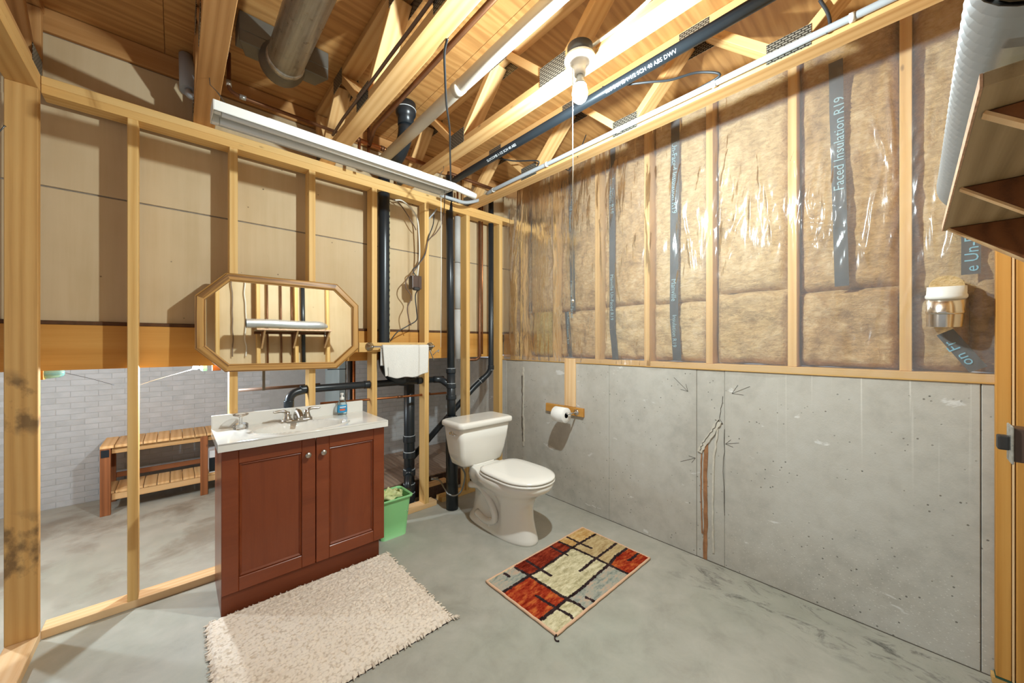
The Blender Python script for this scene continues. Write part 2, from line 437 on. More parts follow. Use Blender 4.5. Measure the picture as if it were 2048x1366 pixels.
M['abs'] = plain('black_abs', '20262b', .32, var=.12, scale=8)
M['abs_print'] = plain('pipe_print', 'b9b28a', .6)
M['abs_white'] = plain('pipe_print_white', 'd6dade', .6)
M['glue'] = plain('pipe_glue_line', 'c9ced0', .4)
M['copper'] = plain('copper_tube', 'a4673f', .38, .85, var=.25, scale=14)
M['copper_old'] = plain('copper_tube_dull', '7a5238', .45, .7, var=.2, scale=12)
M['pvc'] = plain('pvc_pipe', 'cdc3b4', .4, var=.06, scale=6)
M['pvc_white'] = plain('white_pvc', 'e6e4de', .35)
M['foam'] = plain('grey_foam_sleeve', 'b6b4b0', .75, var=.05)
M['conduit'] = plain('grey_conduit', 'a9aeb2', .42)
M['cable_w'] = plain('white_cable', 'e2ddd0', .5)
M['cable_b'] = plain('brown_cable', '6b5344', .5)
M['cable_k'] = plain('black_cord', '2a2d30', .45)
M['white_enamel'] = plain('white_enamel', 'e8e6e0', .35)
M['tube_glass'] = plain('fluorescent_tube', 'f2f0ea', .25)
M['porcelain'] = plain('porcelain', 'f0ece4', .12, coat=.6)
M['toilet'] = plain('vitreous_china', 'e9e4db', .1, coat=.5)
M['seat'] = plain('seat_plastic', 'ece8e0', .16)
M['marble'] = plain('cultured_marble', 'e6e2da', .12, var=.03, scale=5, coat=.4)
M['black_box'] = plain('black_plastic', '2b2826', .5)
M['brown_box'] = plain('brown_bakelite', '4c372c', .4)
M['mirror'] = plain('mirror_silver', 'f2f2ee', .02, 1.0)
M['strip'] = plain('black_facing', '3c3f40', .6, var=.15, scale=20)
M['strip_text'] = plain('facing_print', '8fb0b8', .6)
M['strip_blue'] = plain('facing_print_blue', '79bcd6', .6)
M['terry'] = plain('terry_cloth', 'dfdbd4', .95, var=.06, scale=160, bump=.8, spec=.1)
M['paper'] = plain('tissue_paper', 'efece7', .95, var=.02, scale=60, bump=.2, spec=.1)
M['card'] = plain('cardboard_core', '8c6a4c', .9)
M['bin_green'] = plain('green_plastic', '8fd08c', .4, Subsurface_Weight=.05)
M['bag'] = plain('pale_green_bag', 'cfd79a', .45)
M['print_white'] = plain('white_print', 'e8efe6', .6)
M['soap_label'] = plain('blue_label', '2f8fc0', .4, var=.25, scale=30)
M['label_white'] = plain('white_label', 'e9edf0', .5)
M['label_red'] = plain('red_print', 'd8603c', .5)
M['black_metal'] = plain('black_bracket', '20262c', .4, .4)
M['nail'] = plain('nail_steel', '6c6f70', .35, .9)
M['string'] = plain('white_string', 'e9e5da', .8)
M['rust'] = plain('rust_stain', '9a6c48', .9, var=.35, scale=30)
M['lime'] = plain('lime_crust', 'c9c2b4', .9, var=.15, scale=40, bump=.6)
M['crackm'] = plain('crack_dark', '5b544a', .95, var=.2, scale=40)  # dark tone for cracks, the floor joint and the wall core
M['pencil'] = plain('pencil_line', '5a544c', .9)
M['shim'] = plain('green_shim', '2f5240', .7)
M['old_wood'] = plain('rotten_wood', '4e3a30', .9, var=.4, scale=30, bump=.5)
M['teal_glass'] = plain('teal_jar', '9fd0c8', .1, Transmission_Weight=.6)

def m_clear(name, col=(1, 1, 1, 1), rough=.02, a=.82):
    t = NT(name)
    for q in list(t.t.nodes):
        if q != t.out: t.t.nodes.remove(q)
    tr = t.n('ShaderNodeBsdfTransparent', {'Color': col}); gl = t.n('ShaderNodeBsdfGlossy', {'Color': (1, 1, 1, 1), 'Roughness': rough})
    fr = t.n('ShaderNodeFresnel', {'IOR': 1.5})
    m2 = t.n('ShaderNodeMixShader', {0: t.math('MULTIPLY', fr.outputs[0], .9, True), 1: tr.outputs[0], 2: gl.outputs[0]})
    t.t.links.new(m2.outputs[0], t.out.inputs[0])
    return t.m
M['glass'] = m_clear('clear_glass', (.99, .99, .99, 1))
M['soap_glass'] = m_clear('clear_bottle', (.80, .92, .97, 1))

def m_lamp(name, col, strength):
    t = NT(name)
    for q in list(t.t.nodes):
        if q != t.out: t.t.nodes.remove(q)
    tr = t.n('ShaderNodeBsdfTransparent', {'Color': (1, 1, 1, 1)}); em = t.n('ShaderNodeEmission', {'Color': col+(1,), 'Strength': strength})
    t.t.links.new(t.n('ShaderNodeAddShader', {0: tr.outputs[0], 1: em.outputs[0]}).outputs[0], t.out.inputs[0])
    return t.m
M['bulb'] = m_lamp('lit_bulb', (1, .97, .9), 14.0)
M['bulb_back'] = m_lamp('lit_bulb_cool', (.9, .96, 1), 14.0)

def m_shag():
    t = NT('shag_pile'); c = t.coord()
    a = t.noise(c, 3, 4); v = t.n('ShaderNodeTexVoronoi', {'Vector': t.coord(scale=(1, 1.3, 1)), 'Scale': 75.0}, feature='F1').outputs['Distance']
    col = t.ramp(a, [(.3, 'e6d6c4'), (.7, 'f0e3d4')])
    col = t.mix(t.ramp(v, [(.55, (0, 0, 0, 1)), (.8, (.6, .6, .6, 1))]), col, 'b59f88')
    t.set(Base_Color=col, Roughness=1.0, Specular_IOR_Level=.05, Sheen_Weight=.3)
    t.bump(v, -.8, .008)
    return t.m
M['shag'] = m_shag()
def m_pile(name, a, b, c3):
    t = NT(name)
    g = t.noise(t.coord(scale=(1, 2.5, 1)), 40, 6, .7); g2 = t.noise(t.coord(scale=(1, 3, 1)), 11, 4, .6)
    col = t.ramp(t.math('ADD', t.math('MULTIPLY', g, .5), t.math('MULTIPLY', g2, .5)), [(.40, a), (.5, b), (.60, c3)])
    t.set(Base_Color=col, Roughness=1.0, Specular_IOR_Level=.05); t.bump(g, .8, .006)
    return t.m
M['r_red'] = m_pile('pile_dark_red', '55190f', '7c2b1c', 'a0452c')
M['r_orange'] = m_pile('pile_orange_red', '7a2010', 'a23822', 'c46a34')
M['r_cream'] = m_pile('pile_cream', 'a89d78', 'cdc29c', 'e2d9b8')
M['r_tan'] = m_pile('pile_tan', 'a58a60', 'bfa679', 'cbb68c')
M['r_tan2'] = m_pile('pile_gold', 'b98a50', 'cda56a', 'd6b886')
M['r_grey'] = m_pile('pile_grey', '7f877e', 'a6a79a', 'c4a68e')
M['r_dark'] = m_pile('pile_brown_black', '241a18', '35282a', '463634')
M['binding'] = plain('rug_binding', 'dcb494', .9)

# ================================================================ dimensions of the room
YS, YSB = 2.578, 2.667          # framed partition, front and back of its studs
XR = 2.345                      # face of the concrete wall
ZC = 1.139                      # top of the concrete
ZT = 2.473                      # top of the partition plates = underside of the floor trusses
ZP = 2.845                      # underside of the plywood subfloor
YB = 2.71                       # buff wallboard behind the partition
YF, YN = 4.55, 3.65             # painted brick walls far behind, and in the nook

# ---------------------------------------------------------------- floor, subfloor
fl = MB().box((-3.4, -1.6, -.12), (2.9, 4.9, 0)).build('floor', M['floor']); tag(fl, 'bare grey concrete floor slab with faint green and brown stains', kind='structure')

ceil = struct('ceiling', (0, 0, ZP), 'underside of the plywood subfloor above the trusses')
for i, (x0, x1) in enumerate(((-3.4, -1.262), (-1.262, -.042), (-.042, 1.178), (1.178, 2.6))):
    off = 0 if i % 2 else .61
    for y0, y1 in ((-1.6, -.4+off), (-.4+off, 2.04+off), (2.04+off, 2.72)):
        if y1-y0 < .05: continue
        b = MB().box((-(x1-x0)/2+.0006, -(y1-y0)/2+.0006, 0), ((x1-x0)/2-.001, (y1-y0)/2-.001, .018))
        b.build('plywood_sheet', M['ply'], ceil, .001, Matrix.Translation(((x0+x1)/2, (y0+y1)/2, ZP)))

MB().box((-3.4, -1.6, ZP+.019), (2.6, 2.76, ZP+.03)).build('seam_light_blocker', M['truss_dark'], ceil)  # unseen slab added to stop light leaking through the sheet seams

# ---------------------------------------------------------------- right wall: poured concrete
wr = struct('wall_right', (XR, 1.2, 0), 'poured concrete foundation wall with formwork seams and a rusty crack')
ys = [-1.6, -.183, .736, .891, 1.505, 2.417, 2.637, 3.70]
for i in range(len(ys)-1):
    dx = (0, 0, .002, 0, -.001, .004, 0)[i]
    MB().box((XR+dx, ys[i]+(.0012 if i == 1 else .0005), 0), (XR+.2, ys[i+1]-(.0012 if i == 0 else .0005), ZC)).build('concrete_panel', M['conc'], wr, .0022)
MB().box((XR+.012, -1.6, 0), (XR+.19, 3.7, ZC-.01)).build('wall_core', M['crackm'], wr)
MB().box((XR-.003, -.6, .0), (XR+.01, 3.6, .003)).build('floor_joint', M['crackm'], wr)
# crusted crack with its rust run
def strip_on_wall(name, pts, wd, m, th=.003, seed=0):
    q = MB(); n = len(pts); ring = []
    for side in (-1, 1):
        for i, (y, z) in enumerate(pts):
            a = Vector(pts[min(i+1, n-1)])-Vector(pts[max(i-1, 0)]); a.normalize()
            ww = wd*(.75+.6*abs(nz(i*1.7+seed, side*3.1)))
            ring.append((y-a.y*ww*side, z+a.x*ww*side))
    L, R_ = ring[:n], ring[n:]
    vs = [(XR-th, y, z) for y, z in L]+[(XR-th, y, z) for y, z in R_]+[(XR+.002, y, z) for y, z in L]+[(XR+.002, y, z) for y, z in R_]
    fs = []
    for i in range(n-1):
        fs += [(i, i+1, n+i+1, n+i), (i, i+1, 2*n+i+1, 2*n+i), (n+i, n+i+1, 3*n+i+1, 3*n+i)]
    fs += [(0, n, 3*n, 2*n), (n-1, 2*n-1, 4*n-1, 3*n-1)]
    q.add(vs, fs); return q.build(name, m, wr)
def dense(pts, n=6, jit=.006, seed=0):
    out = []
    for i in range(len(pts)-1):
        for k in range(n):
            t = k/n; j = jit*nz(i*3.3+k*.9+seed, seed)
            out.append((pts[i][0]*(1-t)+pts[i+1][0]*t+j, pts[i][1]*(1-t)+pts[i+1][1]*t+j*.5))
    return out+[pts[-1]]
strip_on_wall('lime_crust', dense([(.765, .84), (.80, .77), (.85, .69), (.872, .64)], 5, .008, 1), .017, M['lime'], .007, 1)
strip_on_wall('lime_crust', dense([(.772, .80), (.795, .6), (.80, .3), (.795, .06)], 7, .008, 2), .006, M['lime'], .004, 2)
strip_on_wall('rust_streak', dense([(.835, .70), (.842, .5), (.838, .25), (.842, .003)], 8, .004, 3), .013, M['rust'], .002, 3)
strip_on_wall('rust_streak', dense([(.862, .63), (.866, .4), (.858, .15)], 8, .004, 4), .004, M['rust'], .0025, 4)
strip_on_wall('crack_line', dense([(.745, .99), (.752, .93), (.763, .86)], 5, .008, 5), .0012, M['crackm'], .001, 5)
strip_on_wall('crack_line', dense([(.765, .85), (.80, .78), (.853, .695), (.868, .65)], 6, .012, 6), .0022, M['crackm'], .0085, 6)
strip_on_wall('crack_line', dense([(.736, .8), (.742, .55), (.735, .3)], 6, .008, 8), .0012, M['crackm'], .001, 8)
# chalky streaks left by the form joint beside the partition
strip_on_wall('lime_crust', dense([(2.405, 1.08), (2.40, .9), (2.41, .7), (2.395, .52), (2.40, .36)], 6, .012, 9), .009, M['lime'], .006, 9)
strip_on_wall('crack_line', dense([(2.42, 1.0), (2.412, .8), (2.418, .6), (2.405, .4)], 6, .012, 10), .004, M['crackm'], .0065, 10)
# pencilled arrows
def arrow(p, q, h=.035):
    p, q = Vector(p), Vector(q); d = (p-q).normalized(); s2 = Vector((-d.y, d.x))
    b = MB()
    for a, c in ((p, q), (q, q+d*h+s2*h*.6), (q, q+d*h-s2*h*.6)):
        b.bar((XR-.0006, a.x, a.y), (XR-.0006, c.x, c.y), .002, .0012, (1, 0, 0))
    b.build('pencil_arrow', M['pencil'], wr)
A = lambda u, v: tuple(at(u, v, X=XR)[1:])
arrow(A(1361, 923), A(1391, 916)); arrow(A(1478, 886), A(1451, 888)); arrow(A(1500, 773), A(1464, 787), .05)
arrow(A(1348, 755), A(1376, 783), .04); arrow(A(1430, 839), A(1446, 848), .03)

# ---------------------------------------------------------------- right wall above the concrete: studs, fibre batts, poly sheet
wu = struct('wall_right_upper', (XR, 1.2, ZC), 'insulated stud wall under clear plastic sheeting above the concrete')
board('sill_plate', (XR+.062, -1.0, ZC+.019), (XR+.062, 2.70, ZC+.019), .138, .038, M['stud'], wu)
SY = [2.43, 2.035, 1.612, 1.215, .82, .42, .02, -.40]
for y in SY:
    board('stud', (XR+.074, y, ZC+.038), (XR+.074, y, 2.82), .038, .14, M['stud'], wu, (1, 0, 0))
MB().box((XR+.15, -1.6, ZC+.04), (XR+.17, 3.7, ZP)).build('sheathing', M['shelf_ply'], wu)
def batt(y0, y1, z0, z1, m, bulge=.03, seed=0, x0=XR+.066):
    def fn(s, t):
        y = y0+(y1-y0)*s; z = z0+(z1-z0)*t
        e = min(s, 1-s)*(y1-y0); e2 = min(t, 1-t)*(z1-z0)
        rim = min(1, e/.03)*min(1, e2/.03)
        d = .5*nz(y*7+seed, z*5, seed)+.3*nz(y*17, z*14+seed)+.2*nz(y*40, z*36, seed)
        return (x0+.03*(1-rim**.5)-(bulge*.5+bulge*d)*rim, y+.004*nz(z*9, seed), z+.008*nz(y*9, seed, 2))
    q = MB().grid(fn, max(8, int((y1-y0)/.012)), max(8, int((z1-z0)/.016)))
    return q.build('insulation_batt', m, wu)
bays = list(zip(SY[1:], SY[:-1]))
for i, (a, b) in enumerate(bays):
    a += .02; b -= .02
    zl = 1.575 + (.0, -.01, .0, -.01, .02, -.01, -.02)[i]
    if i == 0:
        batt(a+.005, b-.06, ZC+.04, zl+.01, M['fibre_yellow'], .035, 3)
        batt(a, b, zl, 2.80, M['fibre'], .03, 5)
    elif i == 6:
        batt(-.16, b, ZC+.04, zl-.05, M['fibre'], .05, 21); batt(a, -.16, ZC+.04, 1.7, M['fibre'], .06, 23)
        batt(a, b, zl-.06, 2.80, M['fibre_pale'], .03, 25)
    else:
        lo = (M['fibre'], M['fibre_pale'], M['fibre_pale'], M['fibre_pale'], M['fibre'])[i-1]
        batt(a, b, ZC+.04, zl, lo, .055, 7+i)
        batt(a, b, zl-.005, 2.80, M['fibre_pale'] if i in (3, 4) else M['fibre'], .04, 31+i)
batt(2.45, 2.68, ZC+.04, 2.80, M['fibre'], .03, 77)
# printed black facing strips
def facing(p, q, wd, name='facing_strip'):
    """p, q = (y, z) ends"""
    n = 14
    def fn(s, t):
        y = p[0]+(q[0]-p[0])*t; z = p[1]+(q[1]-p[1])*t
        d = Vector((q[0]-p[0], q[1]-p[1])).normalized()
        return (XR+.002-.002*nz(z*6, y*5), y+d.y*wd*(s-.5)+.004*nz(z*4, 3), z-d.x*wd*(s-.5))
    return MB().grid(fn, 3, n).build(name, M['strip'], wu)
def strip_text(s, y, z, size, parent, up=False, m='strip_text', tilt=0):
    # read from the room side: local X of the text runs down (or up) the wall, local Z faces -X
    x = Vector((0, tilt, 1 if up else -1)).normalized(); zz = Vector((-1, 0, 0)); yy = zz.cross(x)
    Mx = Matrix((x, yy, zz)).transposed().to_4x4(); Mx.translation = (XR-.0015, y+(-.36 if up else .36)*size, z)
    return text_mesh('lettering', s, size, Mx, M[m], parent)
f1 = facing((2.31, 2.66), (2.315, 1.578), .042); strip_text('Manville  Un-Faced Insulation R19', 2.312, 2.07, .04, f1)
f2 = facing((1.86, 2.72), (1.838, 1.56), .05); strip_text('Manville Un-Faced', 1.843, 1.80, .04, f2); strip_text('Un-Faced Insulation', 1.855, 2.52, .04, f2)
f2b = facing((1.90, 1.555), (1.865, 1.185), .044); strip_text('Un-Faced Insulation R19', 1.884, 1.55, .026, f2b)
f3 = facing((1.482, 2.74), (1.478, 1.4), .05); f3b = facing((1.478, 1.4), (1.452, 1.182), .05)
strip_text('Insulation R19', 1.481, 2.50, .045, f3); strip_text('Manville Un-Faced R19', 1.479, 1.80, .036, f3)
f4 = facing((1.022, 2.76), (1.03, 1.45), .054); f4b = facing((1.03, 1.45), (1.008, 1.19), .054)
strip_text('Un-Faced Insulation R19', 1.024, 2.58, .046, f4); strip_text('Manville', 1.028, 1.71, .044, f4); strip_text('Insulation R19', 1.024, 1.48, .036, f4b)
f5 = facing((.252, 2.66), (.228, 1.572), .052); strip_text('Faced Insulation R19', .240, 2.03, .054, f5, True)
f6 = facing((-.158, 1.80), (-.158, 1.575), .05); strip_text('e Un-F', -.158, 1.585, .052, f6, True, 'strip_blue')
f7 = facing((-.088, 1.345), (-.178, 1.195), .052); strip_text('on Fr', -.150, 1.22, .05, f7, True, 'strip_blue', .6)
# the clear sheet itself, creased and gathered
CREASE_PX = [(1445,380,1425,460), (1480,375,1465,470), (1505,350,1500,480), (1530,360,1545,490), (1550,400,1570,480), (1458,300,1440,380), (1516,300,1522,400), (1600,370,1605,480), (1625,330,1630,470), (1650,340,1648,480),
    (1668,300,1672,470), (1690,330,1690,450), (1715,480,1740,540), (1600,440,1690,455), (1610,400,1700,420), (1740,220,1790,360), (1775,150,1790,360), (1830,400,1850,520), (1845,330,1870,520), (1880,330,1860,500),
    (1960,330,1870,560), (1925,370,1890,560), (1100,470,1110,530), (1098,560,1110,520), (1395,420,1400,520), (1370,440,1385,560), (1900,60,1975,95), (1905,92,1975,98), (1900,150,1975,110), (1930,170,1978,115),
    (1590,300,1600,380), (1608,460,1640,520), (1655,460,1630,520), (1575,350,1590,300), (1410,300,1395,380), (1360,330,1350,430), (1290,420,1300,520), (1200,440,1205,560), (1230,520,1240,600), (1030,420,1020,560), (1045,380,1040,480), (1825,560,1800,640), (1840,600,1900,650), (1910,560,1870,620)]
CREASES = []
for k, (u0, v0, u1, v1) in enumerate(CREASE_PX):
    a, b = at(u0, v0, X=XR-.02), at(u1, v1, X=XR-.02)
    CREASES.append((Vector((a.y, a.z)), Vector((b.y, b.z)), .007+.004*((k*37) % 10)/10, .0045+.004*((k*53) % 10)/10))
def crease(y, z):
    h = 0; p = Vector((y, z))
    for a, b, wd, ht in CREASES:
        if abs(y-(a.x+b.x)/2) > .25 or abs(z-(a.y+b.y)/2) > .35: continue
        ab = b-a; t = (p-a).dot(ab)/ab.length_squared
        if -.3 < t < 1.3:
            tt = max(0., min(1., t)); c = a+ab*tt; c.x += .006*nz(tt*5, a.x*9, b.y*7)
            dd = (p-c).length
            if dd < wd*3: h += ht*math.exp(-(dd/wd)**2)*(.35+.65*math.sin(PI*tt))
    return h
def poly_pt(s, t):
    y = -.215+(2.66+.215)*s; z = (ZC+.008)+(2.80-ZC-.008)*t
    d = .030*nz(y*2.6, z*2.4, 1)+.010*nz(y*8+z*2, z*3.4, 2)+.0028*nz(y*24, z*3, 3)+.0006*nz(y*55, z*8, 7)
    # hard vertical gathers where the sheet hangs loose
    for yc, zc, sy, sz, am in ((.66, 1.95, .16, .32, .010), (.33, 1.98, .14, .28, .014), (.05, 1.9, .16, .45, .010), (-.1, 2.25, .12, .25, .012), (2.05, 1.75, .06, .3, .010), (2.5, 2.2, .1, .5, .012), (.98, 1.95, .06, .25, .008)):
        g = math.exp(-((y-yc)/sy)**2-((z-zc)/sz)**2)
        d += am*g*(abs(nz(y*20+z*3, z*4, yc*9))*2.2-.5)
    d *= 1 if y < 1.2 else max(.35, 1-(y-1.2)*1.3)
    tack = min(abs(y-q) for q in SY)
    d *= min(1, .25+tack/.06)
    return (XR-.012-abs(d)*1.1-crease(y, z), y, z)
pl = MB().grid(poly_pt, 640, 170).build('plastic_sheet', M['poly'], wu)

# ---------------------------------------------------------------- partition of bare studs
wb = struct('wall_back', (.9, YS, 0), 'open partition of bare pine studs behind the vanity')
YM = (YS+YSB)/2
board('bottom_plate', (-.436, YM, .019), (1.545, YM, .019), .089, .038, M['pine_fresh'], wb)
board('bottom_plate', (1.60, YM+.012, .019), (2.30, YM+.012, .019), .089, .038, M['stud'], wb)
STX = [-.155, .24, .64, 1.04, 1.455, 1.852, 2.223]
for i, x in enumerate(STX):
    board('stud', (x, YM, .038), (x, YM, ZT-.076), .038, .089, M['stud'], wb, (0, 1, 0))
board('top_plate', (-.436, YM, ZT-.057), (1.705, YM, ZT-.057), .089, .038, M['stud'], wb)
board('top_plate', (1.707, YM, ZT-.057), (2.243, YM, ZT-.057), .089, .038, M['stud'], wb)
board('top_plate', (-.436, YM, ZT-.019), (1.68, YM, ZT-.019), .089, .0375, M['stud'], wb)
board('top_plate', (1.682, YM, ZT-.019), (2.33, YM, ZT-.019), .089, .0375, M['stud'], wb)

wl = struct('wall_left', (-.48, 2.5, 0), 'end of the left stud wall with its sill and top plates')
board('stud', (-.4805, 2.559, .038), (-.4805, 2.559, ZT-.076), .089, .038, M['post'], wl, (0, 1, 0))
board('bottom_plate', (-.4805, -.2, .019), (-.4805, 2.577, .019), .089, .038, M['pine_fresh'], wl)
for k in (0, 1): board('top_plate', (-.4805, -.6, ZT-.019-.038*k), (-.4805, 2.577, ZT-.019-.038*k), .089, .0375, M['stud_old'], wl)

# ---------------------------------------------------------------- buff wallboard on the floor step behind
wk = struct('wall_behind', (.9, YB, 1.4), 'buff coloured wallboard behind the open partition')
for z0, z1 in ((1.405, 2.022), (2.030, 2.732)):
    for x0, x1 in ((-3.2, -.78), (-.778, 1.66), (1.662, XR+.14)):
        MB().box((x0, YB, z0), (x1, YB+.014, z1)).build('wallboard', M['beige'], wk, .001)
MB().box((-3.2, YB+.006, 1.38), (XR+.14, YB+.03, ZP)).build('board_joint', M['beige_tape'], wk)
board('rim_board', (-3.2, YB-.002, 2.79), (XR, YB-.002, 2.79), .03, .105, M['truss_dark'], wk)
bm_ = thing('support_beam', (.9, 2.73, 1.17), 'long honey-coloured timber beam below the buff wallboard', 'beam')
board('timber', (-3.2, 2.735, 1.279), (XR, 2.735, 1.279), .085, .214, M['beam'], bm_)
board('rough_top', (-3.2, 2.735, 1.395), (XR, 2.735, 1.395), .08, .018, M['bark'], bm_)

# ---------------------------------------------------------------- painted brick walls beyond
def brick_wall(name, x0, x1, y, z1, label, bx0, bx1, cap=300):
    w_ = struct(name, ((x0+x1)/2, y, 0), label)
    MB().box((x0, y, 0), (x1, y+.12, z1)).build('mortar_bed', M['mortar'], w_)
    me = MB().box((-.0735, -.0022, .0), (.0735, .01, .0425)).mesh('brick', M['brick'], .0012)
    k = 0; row = 0; z = .003
    while z < z1-.05 and k < cap:
        x = bx0+(.075 if row % 2 else 0)
        while x < bx1 and k < cap:
            o = bpy.data.objects.new('brick', me); link(o, w_, Matrix.Translation((x, y+.0012*nz(x*9, z*9), z))); k += 1; x += .15
        z += .0455; row += 1
    return w_
brick_wall('wall_far', -3.3, 1.4, YF, 1.6, 'white painted brick wall of the low room behind the partition', -.92, .70)
brick_wall('wall_nook', 1.15, XR+.14, YN, 1.6, 'white painted brick wall at the back of the plank platform', 1.25, 2.40)
cl = MB().box((1.13, YN-.01, 0), (1.19, YN+.42, 1.6)).build('wall_pier', M['column'], None, .003); tag(cl, 'blue grey painted end of the nook wall', kind='structure')
cr = MB().box((-3.3, 2.78, 1.42), (2.6, 4.7, 1.46)).build('ceiling_low', M['ply']); tag(cr, 'low plywood ceiling of the room behind', kind='structure')

# ---------------------------------------------------------------- wall behind the camera, seen in the mirror
wq = struct('wall_rear', (1.0, -.37, 0), 'wall behind the viewer with studs and shelf, seen in the mirror')
MB().box((-.42, -.7, 0), (XR-.002, -.305, ZC-.02)).build('concrete_base', M['conc'], wq, .003)
board('bottom_plate', (-.42, -.352, ZC), (2.30, -.352, ZC), .089, .038, M['stud'], wq)
MB().box((-.42, -.43, ZC+.02), (XR-.002, -.415, ZP-.01)).build('wallboard', M['beige'], wq)
for x in (-.05, .356, .749, 1.163, 1.545, 1.95):
    board('stud', (x, -.3485, ZC+.019), (x, -.3485, ZT-.05), .038, .089, M['stud'], wq, (0, 1, 0))
board('top_plate', (-.42, -.3485, ZT-.03), (2.26, -.3485, ZT-.03), .089, .038, M['stud'], wq)
# corner posts standing against the concrete
wp = thing('corner_post', (2.325, -.25, 0), 'pair of upright studs in the right corner by the switch box', 'post')
board('stud', (2.322, -.2325, .034), (2.322, -.2325, 2.80), .036, .042, M['beam'], wp, (1, 0, 0))
wp2 = board('stud', (2.317, -.278, .034), (2.317, -.278, 2.80), .036, .046, M['beam'], wp, (1, 0, 0))
board('spacer', (2.3, -.254, .034), (2.3, -.254, 2.80), .006, .002, M['pine_fresh'], wp, (1, 0, 0))
board('sole_plate', (2.322, -.30, .014), (2.322, -.205, .014), .042, .026, M['stud'], wp)
MB().box((2.3, -.295, .0275), (2.343, -.213, .0335)).build('shim', M['shim'], wp)
# pipes and wires on that wall
def simple_pipe(name, pts, r, m, label, cat, group=None, rad=.04, seg=14):
    o = MB().tube(curve_pts(pts, rad), r, seg).build(name, M[m]); return tag(o, label, cat, group or ('copper pipes on the rear wall' if name == 'water_pipe' else None))
simple_pipe('waste_pipe', [(1.245, -.332, ZC+.022), (1.245, -.332, 2.40)], .025, 'abs', 'black waste pipe on the wall reflected in the mirror', 'pipe')
simple_pipe('water_pipe', [(.852, -.37, ZC+.02), (.852, -.37, 2.40)], .011, 'copper_old', 'copper pipe behind the shelf nearest its open duct end', 'pipe')
simple_pipe('water_pipe', [(1.0, -.37, ZC+.02), (1.0, -.37, 2.40)], .011, 'copper_old', 'copper pipe behind the middle of the shelf, seen in the mirror', 'pipe')
simple_pipe('water_pipe', [(1.125, -.38, ZC+.02), (1.125, -.38, 2.40)], .009, 'copper_old', 'thin copper pipe beside the stud behind the shelf', 'pipe')
for nm, x, m_, lb in (('cable', .50, 'cable_b', 'brown cable hanging on the wall reflected at left in the mirror'), ('cable', .63, 'cable_w', 'white cable hanging on the wall reflected at left in the mirror')):
    o = MB().tube(spline([(x+.02*nz(k*.9, x*7), -.392, 2.40-.11*k) for k in range(11)]), .006, 8).build(nm, M[m_]); tag(o, lb, 'cable', 'loose cables and cords')

# ---------------------------------------------------------------- floor trusses overhead
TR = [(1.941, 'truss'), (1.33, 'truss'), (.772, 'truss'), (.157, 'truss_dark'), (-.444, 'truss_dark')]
TL = ['floor truss carrying the grey conduit beside the insulated wall', 'floor truss that holds the bare light bulb',
      'floor truss between the round steel duct and the beige pipe', 'floor truss at the left end of the hanging strip light',
      'floor truss directly over the left stud wall']
JB = [-.40, .345, 1.088, 1.845, 2.60]; JT = [-.03, .716, 1.465, 2.22]
pm = {}
def plate_mesh(L, h):
    if (L, h) not in pm: pm[(L, h)] = MB().box((-L/2, -h/2, -.0008), (L/2, h/2, .0008)).mesh('connector_plate', M['plate'])
    return pm[(L, h)]
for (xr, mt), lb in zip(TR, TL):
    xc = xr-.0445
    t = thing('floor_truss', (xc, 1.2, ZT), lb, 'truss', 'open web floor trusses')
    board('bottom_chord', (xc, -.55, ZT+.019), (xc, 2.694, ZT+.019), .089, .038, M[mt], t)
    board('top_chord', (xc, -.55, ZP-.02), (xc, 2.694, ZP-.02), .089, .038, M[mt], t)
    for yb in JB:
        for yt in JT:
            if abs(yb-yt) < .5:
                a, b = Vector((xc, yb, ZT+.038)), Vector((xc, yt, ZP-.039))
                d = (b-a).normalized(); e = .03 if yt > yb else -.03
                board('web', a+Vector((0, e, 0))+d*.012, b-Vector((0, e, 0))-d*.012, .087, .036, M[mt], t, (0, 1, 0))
    for ys_, z in [(y, ZT+.048) for y in JB[1:]]+[(y, ZP-.05) for y in JT[1:]]:
        for sx in (-1, 1):
            o = bpy.data.objects.new('connector_plate', plate_mesh(.15 if z < 2.7 else .14, .085))
            # long side along Y
            Mx = Matrix(((0, 0, sx, xc+sx*.0455), (1, 0, 0, ys_-(.03 if ys_ > 2.5 else 0)), (0, 1, 0, z), (0, 0, 0, 1)))
            if sx < 0: Mx = Matrix(((0, 0, -1, xc-.0455), (1, 0, 0, ys_-(.03 if ys_ > 2.5 else 0)), (0, 1, 0, z), (0, 0, 0, 1)))
            link(o, t, Mx)
    for z in (ZT+.2,):
        board('end_block', (xc, 2.66, ZT+.042), (xc, 2.66, ZP-.042), .085, .036, M[mt], t, (0, 1, 0))

# ================================================================ lamps
def bulb_profile(r=.031):
    return [(.013, 0), (.014, -.012), (.018, -.024), (r*.86, -.040), (r*.98, -.052), (r, -.062), (r*.95, -.074), (r*.78, -.086), (r*.5, -.094), (.0, -.097)]
BX, BY = 1.187, .895
lf = thing('ceiling_bulb_fixture', (BX, BY, 2.475), 'bare lit bulb in a white porcelain holder with pull string', 'light')
MB().lathe([(.05, 2.478), (.05, 2.432), (.0, 2.432)], Matrix.Translation((BX, BY, 0)), 28).build('junction_box', M['black_box'], lf)
MB().box((.04, -.02, 2.46), (.058, .02, 2.50), Matrix.Translation((BX, BY, 0))).build('box_bracket', M['black_box'], lf, .002)
MB().lathe([(.0, 2.433), (.061, 2.433), (.062, 2.427), (.060, 2.421), (.034, 2.414), (.026, 2.405), (.023, 2.385), (.022, 2.366), (.0, 2.366)], Matrix.Translation((BX, BY, 0)), 32).build('lampholder', M['porcelain'], lf)
